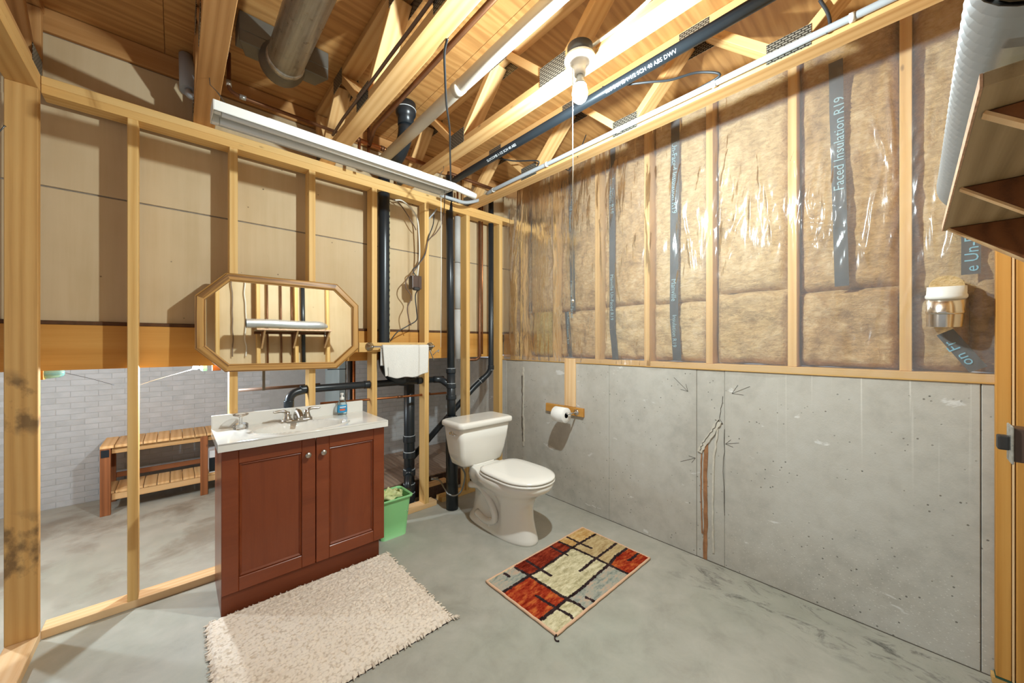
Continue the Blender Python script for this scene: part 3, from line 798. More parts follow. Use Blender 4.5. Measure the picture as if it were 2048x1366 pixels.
MB().lathe([(.0135, 2.37), (.0135, 2.352), (.020, 2.338), (.026, 2.324), (.0, 2.324)], Matrix.Translation((BX, BY, 0)), 24).build('bulb_cap', M['conduit'], lf)
MB().lathe([(r, z+2.354) for r, z in bulb_profile()], Matrix.Translation((BX, BY, 0)), 32).build('bulb', M['bulb'], lf)
sx, sy = BX-.0285*_R.x, BY-.0285*_R.y
MB().tube([(sx, sy, 2.418), (sx, sy, 2.0), (sx, sy, 1.475)], .0018, 6).lathe([(.0, 1.475), (.005, 1.470), (.005, 1.462), (.0, 1.458)], Matrix.Translation((sx, sy, 0)), 8).build('pull_string', M['string'], lf)
ld = bpy.data.lights.new('bulb_light', 'POINT'); ld.energy = BULB_W; ld.color = BULB_COL; ld.shadow_soft_size = .023
lo = bpy.data.objects.new('bulb_light', ld); link(lo, lf, Matrix.Translation((BX, BY, 2.296)))

# cool lamp of the low room behind, just under the beam
b2 = at(390, 735, Y=2.90)
lb2 = thing('beam_lamp', (b2.x+.05, 2.90, 1.172), 'small bright lamp glinting under the timber beam left of the mirror', 'light')
MB().box((b2.x+.075, 2.80, 1.135), (b2.x+.115, 2.86, 1.42)).build('wood_block', M['bench_brown'], lb2, .002)
MB().lathe([(.024, .0), (.024, .02), (.016, .03), (.0, .03)], along((b2.x+.055, 2.90, b2.z), (-1, 0, 0)), 16).build('lampholder', M['teal_glass'], lb2)
MB().lathe([(r*.42, -z*.38+.03) for r, z in bulb_profile()], along((b2.x+.055, 2.90, b2.z), (-1, 0, 0)), 16).build('bulb', M['bulb_back'], lb2)
ld = bpy.data.lights.new('beam_lamp_light', 'POINT'); ld.energy = BACK_W; ld.color = BACK_COL; ld.shadow_soft_size = .02
lo = bpy.data.objects.new('beam_lamp_light', ld); link(lo, lb2, Matrix.Translation((b2.x, 2.90, b2.z)))
# second lamp of that room, further left under the low ceiling
lb4 = thing('low_room_lamp', (-.93, 3.2, 1.42), 'second lamp of the low room, hanging left of the post', 'light')
MB().tube([(-.93, 3.2, 1.42), (-.93, 3.2, 1.22)], .004, 8).build('flex', M['cable_w'], lb4)
MB().lathe([(.02, 1.225), (.02, 1.18), (.0, 1.18)], Matrix.Translation((-.93, 3.2, 0)), 16).build('lampholder', M['porcelain'], lb4)
MB().lathe([(r, z+1.185) for r, z in bulb_profile()], Matrix.Translation((-.93, 3.2, 0)), 20).build('bulb', M['bulb_back'], lb4)
ld = bpy.data.lights.new('low_room_light', 'POINT'); ld.energy = BACK2_W; ld.color = BACK_COL; ld.shadow_soft_size = .025
lo = bpy.data.objects.new('low_room_light', ld); link(lo, lb4, Matrix.Translation((-.93, 3.2, 1.125)))
MB().tube(spline([(b2.x-.01, 2.90, b2.z-.01), at(310, 760, Y=2.93), at(280, 770, Y=2.95)]), .0012, 5).build('pull_string', M['string'], lb2)
b3 = at(100, 748, Y=2.90)
lb3 = thing('unlit_beam_lamp', (b3.x, 2.90, 1.172), 'unlit teal glass lamp under the beam beside the left post', 'light')
MB().box((b3.x-.055, 2.87, 1.12), (b3.x-.015, 2.93, 1.42)).build('wood_block', M['beam'], lb3, .002)
MB().lathe([(.028, 0), (.028, .012), (.024, .045), (.016, .06), (.0, .062)], along((b3.x-.014, 2.90, b3.z+.005), (1, 0, 0)), 16).build('glass_jar', M['teal_glass'], lb3)
MB().tube(spline([(b3.x+.03, 2.90, b3.z+.01), at(180, 757, Y=2.93), at(228, 770, Y=2.95)]), .0013, 5).build('pull_cord', M['cable_k'], lb3)

# ---------------------------------------------------------------- hanging strip light (unlit)
fx0, fx1, fy0, fy1, fz0, fz1 = .116, 1.316, 1.965, 2.150, 2.278, 2.322
fl2 = thing('strip_light', (.71, 2.06, 2.33), 'long unlit white fluorescent strip light hanging over the vanity', 'light')
sec = [(fy0, fz0), (fy0+.004, fz1-.004), (fy0+.05, fz1+.012), (fy1-.05, fz1+.012), (fy1-.004, fz1-.004), (fy1, fz0)]
q = MB(); n = len(sec)
sec = [(y, z+.1*(y-fy0)) for y, z in sec]
ins = [(y+(.0025 if y < 2.05 else -.0025), z-.003) for y, z in sec]
vs = [(x, y, z) for x in (fx0, fx1) for y, z in sec]+[(x, y, z) for x in (fx0, fx1) for y, z in ins]
fs = [(i, i+1, n+i+1, n+i) for i in range(n-1)]+[(2*n+i, 2*n+i+1, 3*n+i+1, 3*n+i) for i in range(n-1)]+[(0, n, 3*n, 2*n), (n-1, 2*n-1, 4*n-1, 3*n-1)]
q.add(vs, fs).build('reflector', M['white_enamel'], fl2)
for x in (fx0, fx1):
    MB().prism([(y, z) for y, z in sec], Matrix(((0, 0, 1, x-.001), (1, 0, 0, 0), (0, 1, 0, 0), (0, 0, 0, 1))), .003).build('end_plate', M['white_enamel'], fl2)
for y in (fy0+.042, fy1-.042):
    zt_ = fz0+.007+.1*(y-fy0)
    MB().tube([(fx0+.03, y, zt_), (fx1-.03, y, zt_)], .0165, 16).build('tube', M['tube_glass'], fl2)
    for x, s in ((fx0, 1), (fx1, -1)):
        MB().box((x+.003*s, y-.012, fz0+.004), (x+.028*s, y+.012, fz1-.004)).build('tube_socket', M['pvc_white'], fl2, .002)
MB().box((fx0+.2, (fy0+fy1)/2-.03, fz1+.010), (fx1-.2, (fy0+fy1)/2+.03, fz1+.030)).build('ballast_channel', M['white_enamel'], fl2, .003)
hk = lambda a, b, c: MB().tube(curve_pts([a, b, c], .01), .0016, 6)
for x, s in ((.13, 1), (1.29, -1)):
    q = MB()
    q.tube([(x-.02*s, 2.10, ZT-.001), (x-.018*s, 2.10, ZT-.03), (x, 2.09, ZT-.05), (x+.03*s, 2.07, fz1+.05), (x+.032*s, 2.07, fz1+.018)], .0018, 6)
    q.tube([(x-.006*s, 2.10, ZT-.04), (x+.012*s, 2.09, ZT-.06), (x+.05*s, 2.07, fz1+.018)], .0016, 6)
    q.build('hanging_hook', M['steel'], fl2)
# its switch string
ssp = at(882, 392, Y=2.13)
MB().tube([(ssp.x, ssp.y, ssp.z), (ssp.x+.003, ssp.y, 1.8), (ssp.x-.002, ssp.y, 1.27)], .0016, 6).build('switch_string', M['string'], fl2)
MB().tube([at(906, 372, Y=2.09), at(950, 393, Y=2.09)], .022, 20).build('wiring_sleeve', M['pvc_white'], fl2)

# ================================================================ ducts
dx, dz, dr = .392, 2.665, .077
rd = thing('round_duct', (dx, 1.2, dz), 'round galvanised steel duct between trusses ending in a floor boot', 'duct')
MB().tube([(dx, -.5, dz), (dx, 1.0, dz), (dx, 2.07, dz)], dr, 36).build('duct_pipe', M['galv'], rd)
MB().tube([(dx, 2.03, dz), (dx, 2.045, dz), (dx, 2.05, dz), (dx, 2.06, dz)], [dr+.001, dr+.005, dr+.005, dr+.001], 36).build('duct_bead', M['galv'], rd)
MB().lathe([(dr, 0), (dr+.004, .03), (dr+.02, .06), (dr+.02, .10), (.0, .12)], along((dx, 2.05, dz), (0, 1, .35)), 30).build('duct_elbow', M['galv_dark'], rd)
q = MB(); q.box((.215, 2.10, 2.755), (.60, 2.245, 2.842))
q.prism([(.215, 2.10), (.60, 2.10), (.56, 2.20), (.25, 2.20)], Matrix.Translation((0, 0, 2.70)), .056)
q.build('boot', M['galv_dark'], rd, .003)

# bent sheet vent near the rim, left
vt = thing('vent_bracket', (.03, 2.6, 2.6), 'small bent grey metal pipe bracket beside the left truss', 'bracket')
MB().tube([at(372, 112, Y=2.62), at(374, 145, Y=2.6), at(376, 182, Y=2.55)], [.03, .032, .034], 16).build('cup', M['conduit'], vt)
MB().tube(curve_pts([at(376, 180, Y=2.55), at(378, 192, Y=2.52), at(398, 196, Y=2.5)], .02), .016, 12).build('outlet_lip', M['conduit'], vt)

# flexible duct lying on the wall shelf
sf = thing('wall_shelf', (1.11, -.17, 1.6), 'rough plywood wall shelf on triangular brackets at the upper right', 'shelf')
MB().box((0, -.1225, 0), (.82, .1225, .018)).build('shelf_board', M['shelf_ply'], sf, .001, Matrix.Translation((.70, -.1785, 1.60)))
MB().box((.70, -.056, 1.6005), (1.52, -.0535, 1.6175)).build('board_edge', M['shelf_edge'], sf)
board('ledger', (.70, -.2935, 1.585), (1.52, -.2935, 1.585), .018, .03, M['shelf_dark'], sf)
for x in (.78, 1.125, 1.495):
    MB().prism([(-.302, 1.599), (-.066, 1.599), (-.302, 1.395)], Matrix(((0, 0, 1, x-.009), (1, 0, 0, 0), (0, 1, 0, 0), (0, 0, 0, 1))), .018).build('bracket', M['shelf_dark'], sf, .001)
    MB().bar((x, -.063, 1.599), (x, -.301, 1.392), .018, .004, (0, 1, 1)).build('bracket_edge', M['pine_fresh'], sf)
X0, X1 = .60, 1.475; nr = 44
pts, rs = [], []
for i in range(nr*2+1):
    t = i/(nr*2); x = X0+(X1-X0)*t
    k = 1 if t < .86 else max(.12, math.sqrt(max(0, 1-((t-.86)/.145)**2)))
    rs.append((.049 if i % 2 else .0565)*k); pts.append((x, -.095, 1.6185+.0575*(.35+.65*k)+.004*math.sin(t*7)))
fd = thing('flexible_duct', (1.0, -.083, 1.62), 'silver corrugated flexible duct lying on the wall shelf', 'duct')
MB().tube(pts, rs, 26, cap=False).build('hose', M['flex'], fd)
MB().tube(pts[:40], [r*.93 for r in rs[:40]], 20, cap=False).build('inner_lining', M['galv_dark'], fd)

# metal vent collar poking out of the insulated wall
vc = at(1893, 615, X=2.262)
vn = thing('vent_collar', (2.27, vc.y, vc.z), 'shiny metal vent collar poking through the insulation by the corner post', 'vent')
base = Vector((2.262, vc.y, vc.z+.080)); ax = Vector((.10, .03, -1)).normalized()
Mv = along(base, ax)
MB().tube([(2.41, vc.y, vc.z+.085), (2.33, vc.y, vc.z+.088), base], .047, 24).build('collar_neck', M['fibre_pale'], vn)
MB().lathe([(.0475, -.004), (.0525, -.004), (.0535, .026), (.0565, .032), (.0565, .040), (.0525, .046)], Mv, 36).build('collar_sleeve', M['pvc_white'], vn)
MB().lathe([(.0515, .04), (.0515, .090), (.0535, .094), (.0535, .100), (.0505, .105)], Mv, 36).build('collar_body', M['alu'], vn)
q = MB(); seg = 48; prof = [(.0505, .103), (.0495, .128), (.048, .155)]; vs = []
for j, (r, z) in enumerate(prof):
    for k in range(seg):
        a = 2*PI*k/seg; rr = r*(1+(.018 if k % 2 else -.018)*(j/2)); vs.append(Mv @ Vector((rr*math.cos(a), rr*math.sin(a), z)))
q.add(vs, [(j*seg+k, j*seg+(k+1) % seg, (j+1)*seg+(k+1) % seg, (j+1)*seg+k) for j in range(2) for k in range(seg)], True).build('crimped_end', M['alu'], vn)
MB().lathe([(.046, .148), (.0, .148)], Mv, 24).build('collar_bore', M['galv_dark'], vn)

# ================================================================ plumbing
def run(name, pts, r, label, m='abs', rad=.06, group=None, seg=22, cat='pipe'):
    t = thing(name, pts[0], label, cat, group)
    MB().tube(curve_pts(pts, rad, 8), r, seg).build('pipe', M[m], t)
    return t
def coupling(t, p, d, r, L=.05, glue=True, m='abs'):
    d = Vector(d).normalized(); p = Vector(p)
    MB().lathe([(r*.98, -L/2), (r*1.13, -L/2), (r*1.15, -L/2+.004), (r*1.15, L/2-.004), (r*1.13, L/2), (r*.98, L/2)], along(p, d), 24).build('coupling', M[m], t)
    if glue:
        MB().lathe([(r*1.0, 0), (r*1.07, 0), (r*1.07, .003), (r*1.0, .003)], along(p+d*(L/2+.0005), d), 24).build('glue_ring', M['glue'], t)

# main black stack right of the mirror, sweeping into the drain
px1 = 1.128
p1 = run('soil_stack', [(px1, 2.622, 2.66), (px1, 2.622, 1.9), (px1, 2.622, 1.12), (px1+.09, 2.625, 1.022), (px1+.18, 2.627, 1.01)], .041, 'thick black stack pipe between studs right of the mirror', rad=.16)
q = MB()
for k in range(26): q.box((px1+.026, 2.5875, 1.2+.045*k), (px1+.029, 2.5925, 1.228+.045*k))
q.build('print_line', M['abs_print'], p1)
# vanity drain line through the studs
hz = 1.004
p2 = run('drain_pipe', [(.515, 2.60, .84), (.52, 2.61, .985), (.62, 2.622, hz), (1.63, 2.622, hz)], .0245, 'black drain pipe running through the studs above the vanity', rad=.09)
coupling(p2, (.515, 2.602, .925), (0, 0, 1), .0245, .04, False); coupling(p2, (.60, 2.622, hz), (1, 0, 0), .0245, .035, False)
coupling(p2, (1.005, 2.622, hz), (1, 0, 0), .0245, .045, False); coupling(p2, (1.41, 2.622, hz), (1, 0, 0), .0245, .03, False)
# leaning vent stack that drops to the floor beside the toilet
top, bot = Vector((1.69, 2.623, 2.70)), Vector((1.60, 2.44, .0))
at_z = lambda z: bot+(top-bot)*(z/2.70)
p3 = thing('vent_stack', (1.60, 2.44, 0), 'tall black pipe dropping to the floor behind the toilet tank', 'pipe')
MB().tube([top, at_z(1.06)], .030, 22).build('pipe', M['abs'], p3)
MB().tube([at_z(1.08), at_z(.64)], .034, 22).build('fitting_tee', M['abs'], p3)
MB().tube([at_z(.66), bot+Vector((0, 0, .001))], .047, 26).build('lower_pipe', M['abs'], p3)
for z, r in ((1.075, .034), (.955, .034), (.865, .036), (.70, .04)): coupling(p3, at_z(z), top-bot, r, .035, z > .9)
a_ = at_z(1.0); MB().tube(curve_pts([(1.54, 2.62, hz), (a_.x-.04, 2.60, hz), (a_.x+.002, a_.y, .95)], .05), .0275, 18).build('sweep_elbow', M['abs'], p3)
# 3 inch line behind the partition with its stacked couplings
px3, py3 = 1.40, 2.765
p4 = run('sump_pipe', [(px3, py3, .0), (px3, py3, 1.17)], .0425, 'black pipe with stacked couplings behind the partition by the bin')
for v in (877, 909, 944, 973, 991):
    z = at(820, v, Y=py3).z; coupling(p4, (px3, py3, z), (0, 0, 1), .0425, .05)
MB().tube([(px3, py3, .30), (px3-.06, py3-.10, .215), (px3-.09, py3-.15, .175)], .024, 18).build('side_branch', M['abs'], p4)
MB().lathe([(.024, 0), (.030, 0), (.030, .03), (.024, .03)], along((px3-.025, py3-.045, .265), (-.06, -.10, -.085)), 18).build('branch_collar', M['abs'], p4)
# right hand line: drops through the plate then runs away at 45 degrees into the sump pipe
p5 = run('branch_pipe', [(2.14, 2.622, 2.66), (2.14, 2.622, 1.04), (1.99, 2.68, .90), (px3+.01, py3+.01, .34)], .0245, 'black pipe at the right end of the partition that bends down to the left', rad=.06)
coupling(p5, (2.14, 2.622, 1.075), (0, 0, -1), .0245, .04); coupling(p5, (2.06, 2.653, .966), (-.15, .058, -.14), .0245, .04)
# grey sleeve, copper risers
t = thing('insulated_riser', (1.772, 2.622, 1.17), 'vertical pipe in a pale grey foam sleeve behind the tank', 'pipe')
for z0, z1 in ((1.165, 1.585), (1.59, 1.98), (1.985, 2.375)): MB().tube([(1.772, 2.622, z0), (1.772, 2.622, z1)], .026, 18).build('foam_sleeve', M['foam'], t)
MB().tube([(1.772, 2.622, 2.37), (1.772, 2.622, 2.60)], .009, 12).build('copper_end', M['copper'], t)
simple_pipe('copper_riser', [(2.022, 2.64, 2.6), (2.022, 2.64, 1.175), (2.0, 2.655, 1.15), (1.86, 2.69, 1.15)], .0125, 'copper_old', 'dull copper riser between the last two studs', 'pipe')
o = simple_pipe('copper_riser', [(2.048, 2.635, 2.6), (2.048, 2.635, 1.20)], .008, 'copper', 'thin bright copper riser touching the last stud bay', 'pipe')
# horizontal copper line through the studs
t = thing('copper_line', (.9, 2.625, .905), 'copper pipe running through holes in the studs over the vanity top', 'pipe')
MB().tube([(.70, 2.625, .902), (1.66, 2.625, .885)], .0085, 12).build('tube', M['copper'], t)
for x in (1.25, 1.49): MB().tube([(x-.02, 2.625, .892), (x+.02, 2.625, .8915)], .011, 12).build('solder_joint', M['copper_old'], t)
ip = (at(477, 781, Y=2.90), at(640, 769, Y=2.90))
t = thing('iron_line', ip[0], 'dark iron pipe behind the studs left of the drain elbow', 'pipe')
MB().tube(ip, .010, 12).build('tube', M['cable_b'], t)
ih = ip[0].lerp(ip[1], .28); MB().box((ih.x-.008, 2.889, ih.z-.011), (ih.x+.008, 2.891, 1.42)).build('hanger_strap', M['galv_dark'], t)
npx = at(701, 740, Y=3.1).x
simple_pipe('nook_pipe', [(npx, 3.1, 1.42), (npx, 3.1, 0)], .022, 'abs', 'thin black pipe far behind the soap bottle', 'pipe')
npx = at(708, 740, Y=3.06).x
simple_pipe('nook_copper', [(npx, 3.06, 1.42), (npx, 3.06, 0)], .011, 'copper', 'short copper pipe far behind the soap bottle', 'pipe')

# overhead copper runs
t = thing('overhead_copper', (.22, 2.4, 2.6), 'copper water line overhead crossing behind the strip light', 'pipe')
MB().tube(curve_pts([(.205, 2.42, 2.82), (.205, 2.42, 2.63), (.235, 2.40, 2.602), (.74, 2.40, 2.60)], .03), .0095, 12).build('tube', M['copper_old'], t)
for a_, d in (((.205, 2.42, 2.66), (0, 0, 1)), ((.262, 2.40, 2.602), (1, 0, 0))): MB().lathe([(.0095, -.014), (.0125, -.014), (.0125, .014), (.0095, .014)], along(a_, d), 14).build('solder_joint', M['galv'], t)
t = thing('overhead_manifold', (.8, 2.4, 2.6), 'thick copper manifold with soldered tees overhead by the black toilet bend', 'pipe')
MB().tube([(.80, 2.40, 2.602), (1.36, 2.40, 2.602)], .0145, 14).build('tube', M['copper'], t)
for x in (.86, .93, 1.02, 1.10): MB().tube([(x-.012, 2.4, 2.602), (x+.012, 2.4, 2.602)], .0175, 14).build('solder_joint', M['copper_old'], t)
for x in (.87, .93): MB().tube([(x, 2.40, 2.602), (x, 2.41, 2.50), (x, 2.41, 2.44)], .0095, 12).build('dropper', M['copper'], t)
MB().tube([(.93, 2.40, 2.602), (.93, 2.40, 2.76)], .0095, 12).build('dropper', M['copper_old'], t)
simple_pipe('overhead_copper_end', [(1.535, 2.40, 2.602), (2.0, 2.40, 2.602)], .0125, 'copper_old', 'copper pipe overhead between the strip light end and the conduit', 'pipe')
simple_pipe('ceiling_copper', [(.885, -.4, 2.60), (.885, 2.2, 2.60), (.93, 2.38, 2.60)], .0125, 'copper_old', 'thin brown pipe under the subfloor left of the beige pipe', 'pipe')
# toilet bend coming through the subfloor
t = thing('closet_bend', (1.095, 2.21, ZP), 'black toilet bend hanging from the subfloor above the partition', 'pipe')
MB().lathe([(.063, 2.842), (.063, 2.775), (.058, 2.765), (.050, 2.75), (.050, 2.70)], Matrix.Translation((1.095, 2.21, 0)), 28).build('closet_flange', M['abs'], t)
MB().tube(curve_pts([(1.095, 2.21, 2.72), (1.095, 2.22, 2.62), (1.10, 2.34, 2.545), (1.115, 2.52, 2.545)], .12, 8), .046, 26).build('bend', M['abs'], t)
MB().lathe([(.0505, 0), (.065, 0), (.065, .004), (.0505, .004)], Matrix.Translation((1.095, 2.21, 2.80)), 28).build('glue_ring', M['glue'], t)
# beige and black ceiling pipes running with the trusses
t = run('beige_pipe', [(.985, -.45, 2.525), (1.0, 1.2, 2.525), (1.02, 2.36, 2.525)], .031, 'beige plastic pipe overhead running with the trusses left of the bulb', 'pvc', .02)
MB().lathe([(.031, 0), (.0335, 0), (.0335, .05), (.031, .05)], along((1.003, 1.45, 2.525), (.01, 1, 0)), 24).build('sleeve', M['pvc'], t)
t = run('printed_vent_pipe', [(1.575, -.45, 2.55), (1.575, 2.25, 2.55), (1.60, 2.52, 2.56), (1.685, 2.61, 2.56)], .0245, 'black ceiling pipe with white printed lettering right of the bulb', 'abs', .12)
zz = Vector((-.72, 0, -.69)); xx = Vector((0, -1, 0)); yy = zz.cross(xx)
for k, (s, y) in enumerate((('SLOCOMB 1-1/2 SCH 40 ABS DWV', 1.02), ('SLOCOMB 1-1/2 SCH 40 ABS', 1.95), ('ABS DWV', .3))):
    Mx = Matrix((xx, yy, zz)).transposed().to_4x4(); Mx.translation = Vector((1.575, y, 2.55))+zz*.0246-yy*.007
    text_mesh('lettering', s, .023, Mx, M['abs_white'], t, .0003)

# ================================================================ conduit and cables
cd = thing('grey_conduit', (1.835, 1.0, 2.5), 'grey conduit strapped along the truss beside the insulated wall', 'conduit')
cx = 1.836
MB().tube(spline([(cx, -.45, 2.499), (cx, .6, 2.499), (cx, 1.6, 2.499), (cx, 2.25, 2.499), at(975, 394, Y=2.42), at(935, 405, Y=2.44), at(905, 398, Y=2.46), at(880, 390, Y=2.5)], 8), .0135, 14).build('conduit_tube', M['conduit'], cd)
for y in (.15, .62, 1.12, 1.66, 2.22):
    MB().lathe([(.0145, -.008), (.0165, -.008), (.0165, .008), (.0145, .008)], along((cx, y, 2.499), (0, 1, 0)), 16).build('strap', M['pvc_white'], cd)
def cable(name, pts, r, m, label, n=8, smooth=True):
    o = MB().tube(spline(pts, n) if smooth else pts, r, 8).build(name, M[m]); return tag(o, label, 'cable', 'loose cables and cords')
cable('cable', [(1.236, -.4, 2.522), (1.234, .3, 2.518), (1.233, .55, 2.522), (1.236, .72, 2.50), (1.225, .86, 2.485)], .006, 'cable_w', 'white cable stapled along the truss to the bulb box')
cable('cable', [(.678, -.3, 2.525)]+[(.674+.008*nz(k*1.3, 5), -.1+.2*k, 2.524+.008*nz(k*1.7)) for k in range(12)]+[(.68, 2.3, 2.52)], .0075, 'cable_b', 'brown cable snaking along the truss left of the beige pipe')
cable('extension_cord', [(.772, 1.21, 2.475), at(889, 105, Y=1.27), at(890, 150, Y=1.36), at(893, 210, Y=1.5), at(899, 255, Y=1.65), at(900, 300, Y=1.8), at(901, 340, Y=1.95), (1.312, 2.02, 2.345)], .005, 'cable_k', 'black cord hanging from the truss down to the strip light')
cable('cable', [(1.575, 1.05, 2.58), at(1290, 165, X=1.66), at(1340, 160, X=1.72), at(1395, 145, X=1.78), at(1440, 150, X=1.815), (1.836, .70, 2.51)], .0055, 'cable_k', 'black cable crossing from the printed pipe to the conduit')
cable('cable', [(1.60, 2.2, 2.575), at(985, 318, X=1.7), at(1030, 322, X=1.78), at(1075, 322, X=1.82), (1.835, 1.75, 2.51)], .005, 'cable_k', 'black cable looping near the far end of the conduit')
cable('cable', [at(1640, 0, X=1.84), at(1655, 25, X=1.84), at(1660, 50, X=1.84), at(1652, 68, X=1.84)], .006, 'cable_k', 'short black cable curving down onto the near conduit')
cable('cable', [(1.86, 1.42, 2.47), at(1172, 270, X=1.97), at(1160, 300, X=1.98), at(1140, 338, X=1.98), at(1130, 338, X=1.98)], .003, 'cable_k', 'thin black wire dangling in front of the insulated wall')
# cords beside the brown socket
YW = 2.552
cable('socket_cord', [at(890, 384, Y=2.12), at(888, 420, Y=YW), at(884, 446, Y=YW), at(872, 466, Y=YW), at(856, 482, Y=YW), at(850, 510, Y=YW), at(838, 528, Y=YW), at(826, 545, Y=YW), at(813, 560, Y=YW), at(812, 575, Y=YW), at(823, 594, Y=YW), at(815, 615, Y=YW), at(817, 635, Y=YW), at(822, 651, Y=YW)], .004, 'cable_b', 'brown cord dropping from the strip light past the wall socket')
cable('socket_cord', [at(868, 430, Y=YW+.02), at(866, 450, Y=YW), at(857, 475, Y=YW), at(851, 505, Y=YW), at(836, 530, Y=YW), at(826, 541, Y=YW), at(838, 560, Y=YW-.02), at(841, 570, Y=YW-.02), at(831, 590, Y=YW), at(833, 620, Y=YW), at(833, 640, Y=YW), at(815, 652, Y=YW+.02), at(795, 664, Y=YW+.03), at(780, 682, Y=YW+.04)], .004, 'cable_k', 'dark cord looping round the wall socket down to the stack')
cable('cable', [at(790, 400, Y=2.64), at(805, 402, Y=2.63), at(825, 420, Y=2.61), at(835, 440, Y=2.60), at(838, 470, Y=2.60), at(839, 510, Y=2.60), at(835, 552, Y=2.60)], .0055, 'cable_w', 'white cable dropping from the plate into the brown socket')
cable('cable', [at(786, 398, Y=2.65), at(797, 405, Y=2.64), at(812, 425, Y=2.62), at(826, 448, Y=2.61), at(832, 460, Y=2.63)], .004, 'cable_b', 'short brown cable end hanging from the plate')
cable('cable', [at(873, 418, Y=2.60), at(866, 428, Y=2.59), at(857, 438, Y=2.60)], .006, 'conduit', 'grey cable stub poking down through the top plate')
sk = thing('wall_socket', at(828, 566, Y=2.57), 'brown electrical socket on the stud right of the mirror', 'socket')
c0, c1 = at(819, 578, Y=2.56), at(838, 554, Y=2.56)
MB().box((c0.x, 2.515, c0.z), (c1.x, 2.576, c1.z)).build('socket_body', M['brown_box'], sk, .006, bseg=2)
MB().box((c0.x+.01, 2.505, c0.z-.012), (c1.x-.02, 2.53, c0.z+.012)).build('plug', M['black_box'], sk, .004)

# switch box on the right
sb = thing('switch_box', (2.05, -.25, .965), 'metal switch box with black toggle on the right corner post', 'switch')
MB().box((2.02, -.304, .915), (2.09, -.290, 1.02)).build('mount', M['galv_dark'], sb)
MB().box((2.012, -.290, .912), (2.085, -.222, 1.022)).build('box', M['brown_box'], sb, .003)
MB().box((1.998, -.222, .905), (2.088, -.2165, 1.030)).build('cover_plate', M['galv'], sb, .004)
MB().box((2.022, -.2167, .945), (2.062, -.192, .992)).build('toggle', M['black_box'], sb, .005, bseg=2)
# nail in the left post
nl = thing('nail', at(0, 258, Y=2.52), 'bent nail sticking out of the left post', 'nail')
a_, b_ = at(-14, 278, Y=2.541), at(9, 252, Y=2.50)
MB().tube([a_, b_], .0022, 8).lathe([(.0, 0), (.0045, 0), (.0045, .0015), (.0, .0015)], along(b_, b_-a_), 12).build('shank', M['nail'], nl)

# ================================================================ vanity
VX0, VX1, VY = .158, .945, 2.194
vn2 = thing('vanity_cabinet', (.55, 2.38, 0), 'cherry wood vanity cabinet with two shaker doors', 'cabinet')
for a_, b_, nm in (((VX0, VY+.022, .10), (VX0+.018, 2.572, .794), 'side_panel'), ((VX1-.018, VY+.022, .10), (VX1, 2.572, .794), 'side_panel'), ((VX0+.018, 2.555, .10), (VX1-.018, 2.572, .794), 'back_panel'), ((VX0+.018, VY+.022, .10), (VX1-.018, 2.555, .118), 'bottom_panel'), ((VX0+.018, VY+.022, .75), (VX1-.018, VY+.04, .794), 'top_rail')):
    MB().box(a_, b_).build(nm, M['cherry'], vn2, .001)
board('toe_kick', (VX0, VY+.0205, .0495), (VX1-.028, VY+.0205, .0495), .018, .099, M['cherry_dark'], vn2)
MB().box((VX0, VY+.030, 0), (VX0+.018, 2.572, .10)).build('side_foot', M['cherry'], vn2)
MB().box((VX1-.046, VY+.030, 0), (VX1-.028, 2.572, .10)).build('side_foot', M['cherry'], vn2)
XS = .563
for x0, x1, kx in ((VX0, XS-.002, .521), (XS+.002, VX1, .597)):
    z0, z1 = .103, .784; fw = .066; w_, h_ = x1-x0, z1-z0
    Md = Matrix.Translation((x0, VY, z0))
    q = MB()
    q.box((0, 0, 0), (fw, .02, h_)); q.box((w_-fw, 0, 0), (w_, .02, h_))
    q.box((fw, 0, 0), (w_-fw, .02, fw)); q.box((fw, 0, h_-fw), (w_-fw, .02, h_))
    d = q.build('door', M['cherry'], vn2, .0025, Md)
    q = MB(); i0 = fw; s = .013   # bevelled bead and recessed panel
    o_ = [(i0, i0), (w_-i0, i0), (w_-i0, h_-i0), (i0, h_-i0)]
    m_ = [(i0+s*.45, i0+s*.45), (w_-i0-s*.45, i0+s*.45), (w_-i0-s*.45, h_-i0-s*.45), (i0+s*.45, h_-i0-s*.45)]
    n_ = [(i0+s, i0+s), (w_-i0-s, i0+s), (w_-i0-s, h_-i0-s), (i0+s, h_-i0-s)]
    ring = [(o_, .008), (m_, .0045), (n_, .0135)]
    vs = [(x, y, z) for r, y in ring for x, z in r]
    q.add(vs, [(k*4+j, k*4+(j+1) % 4, (k+1)*4+(j+1) % 4, (k+1)*4+j) for k in range(2) for j in range(4)])
    q.build('bead', M['cherry'], d, 0, Md)
    # panel grain upright
    Mp = Matrix(((0, 0, 1, x0+w_/2), (0, 1, 0, VY+.013), (1, 0, 0, z0+h_/2), (0, 0, 0, 1)))
    MB().box((-(h_/2-i0-s), 0, -(w_/2-i0-s)), (h_/2-i0-s, .008, w_/2-i0-s)).build('panel', M['cherry'], d, 0, Mp)
    MB().lathe([(.006, 0), (.006, .010), (.0135, .016), (.0155, .021), (.0135, .026), (.0, .028)], along((kx, VY, .702), (0, -1, 0)), 24).build('knob', M['nickel'], d)

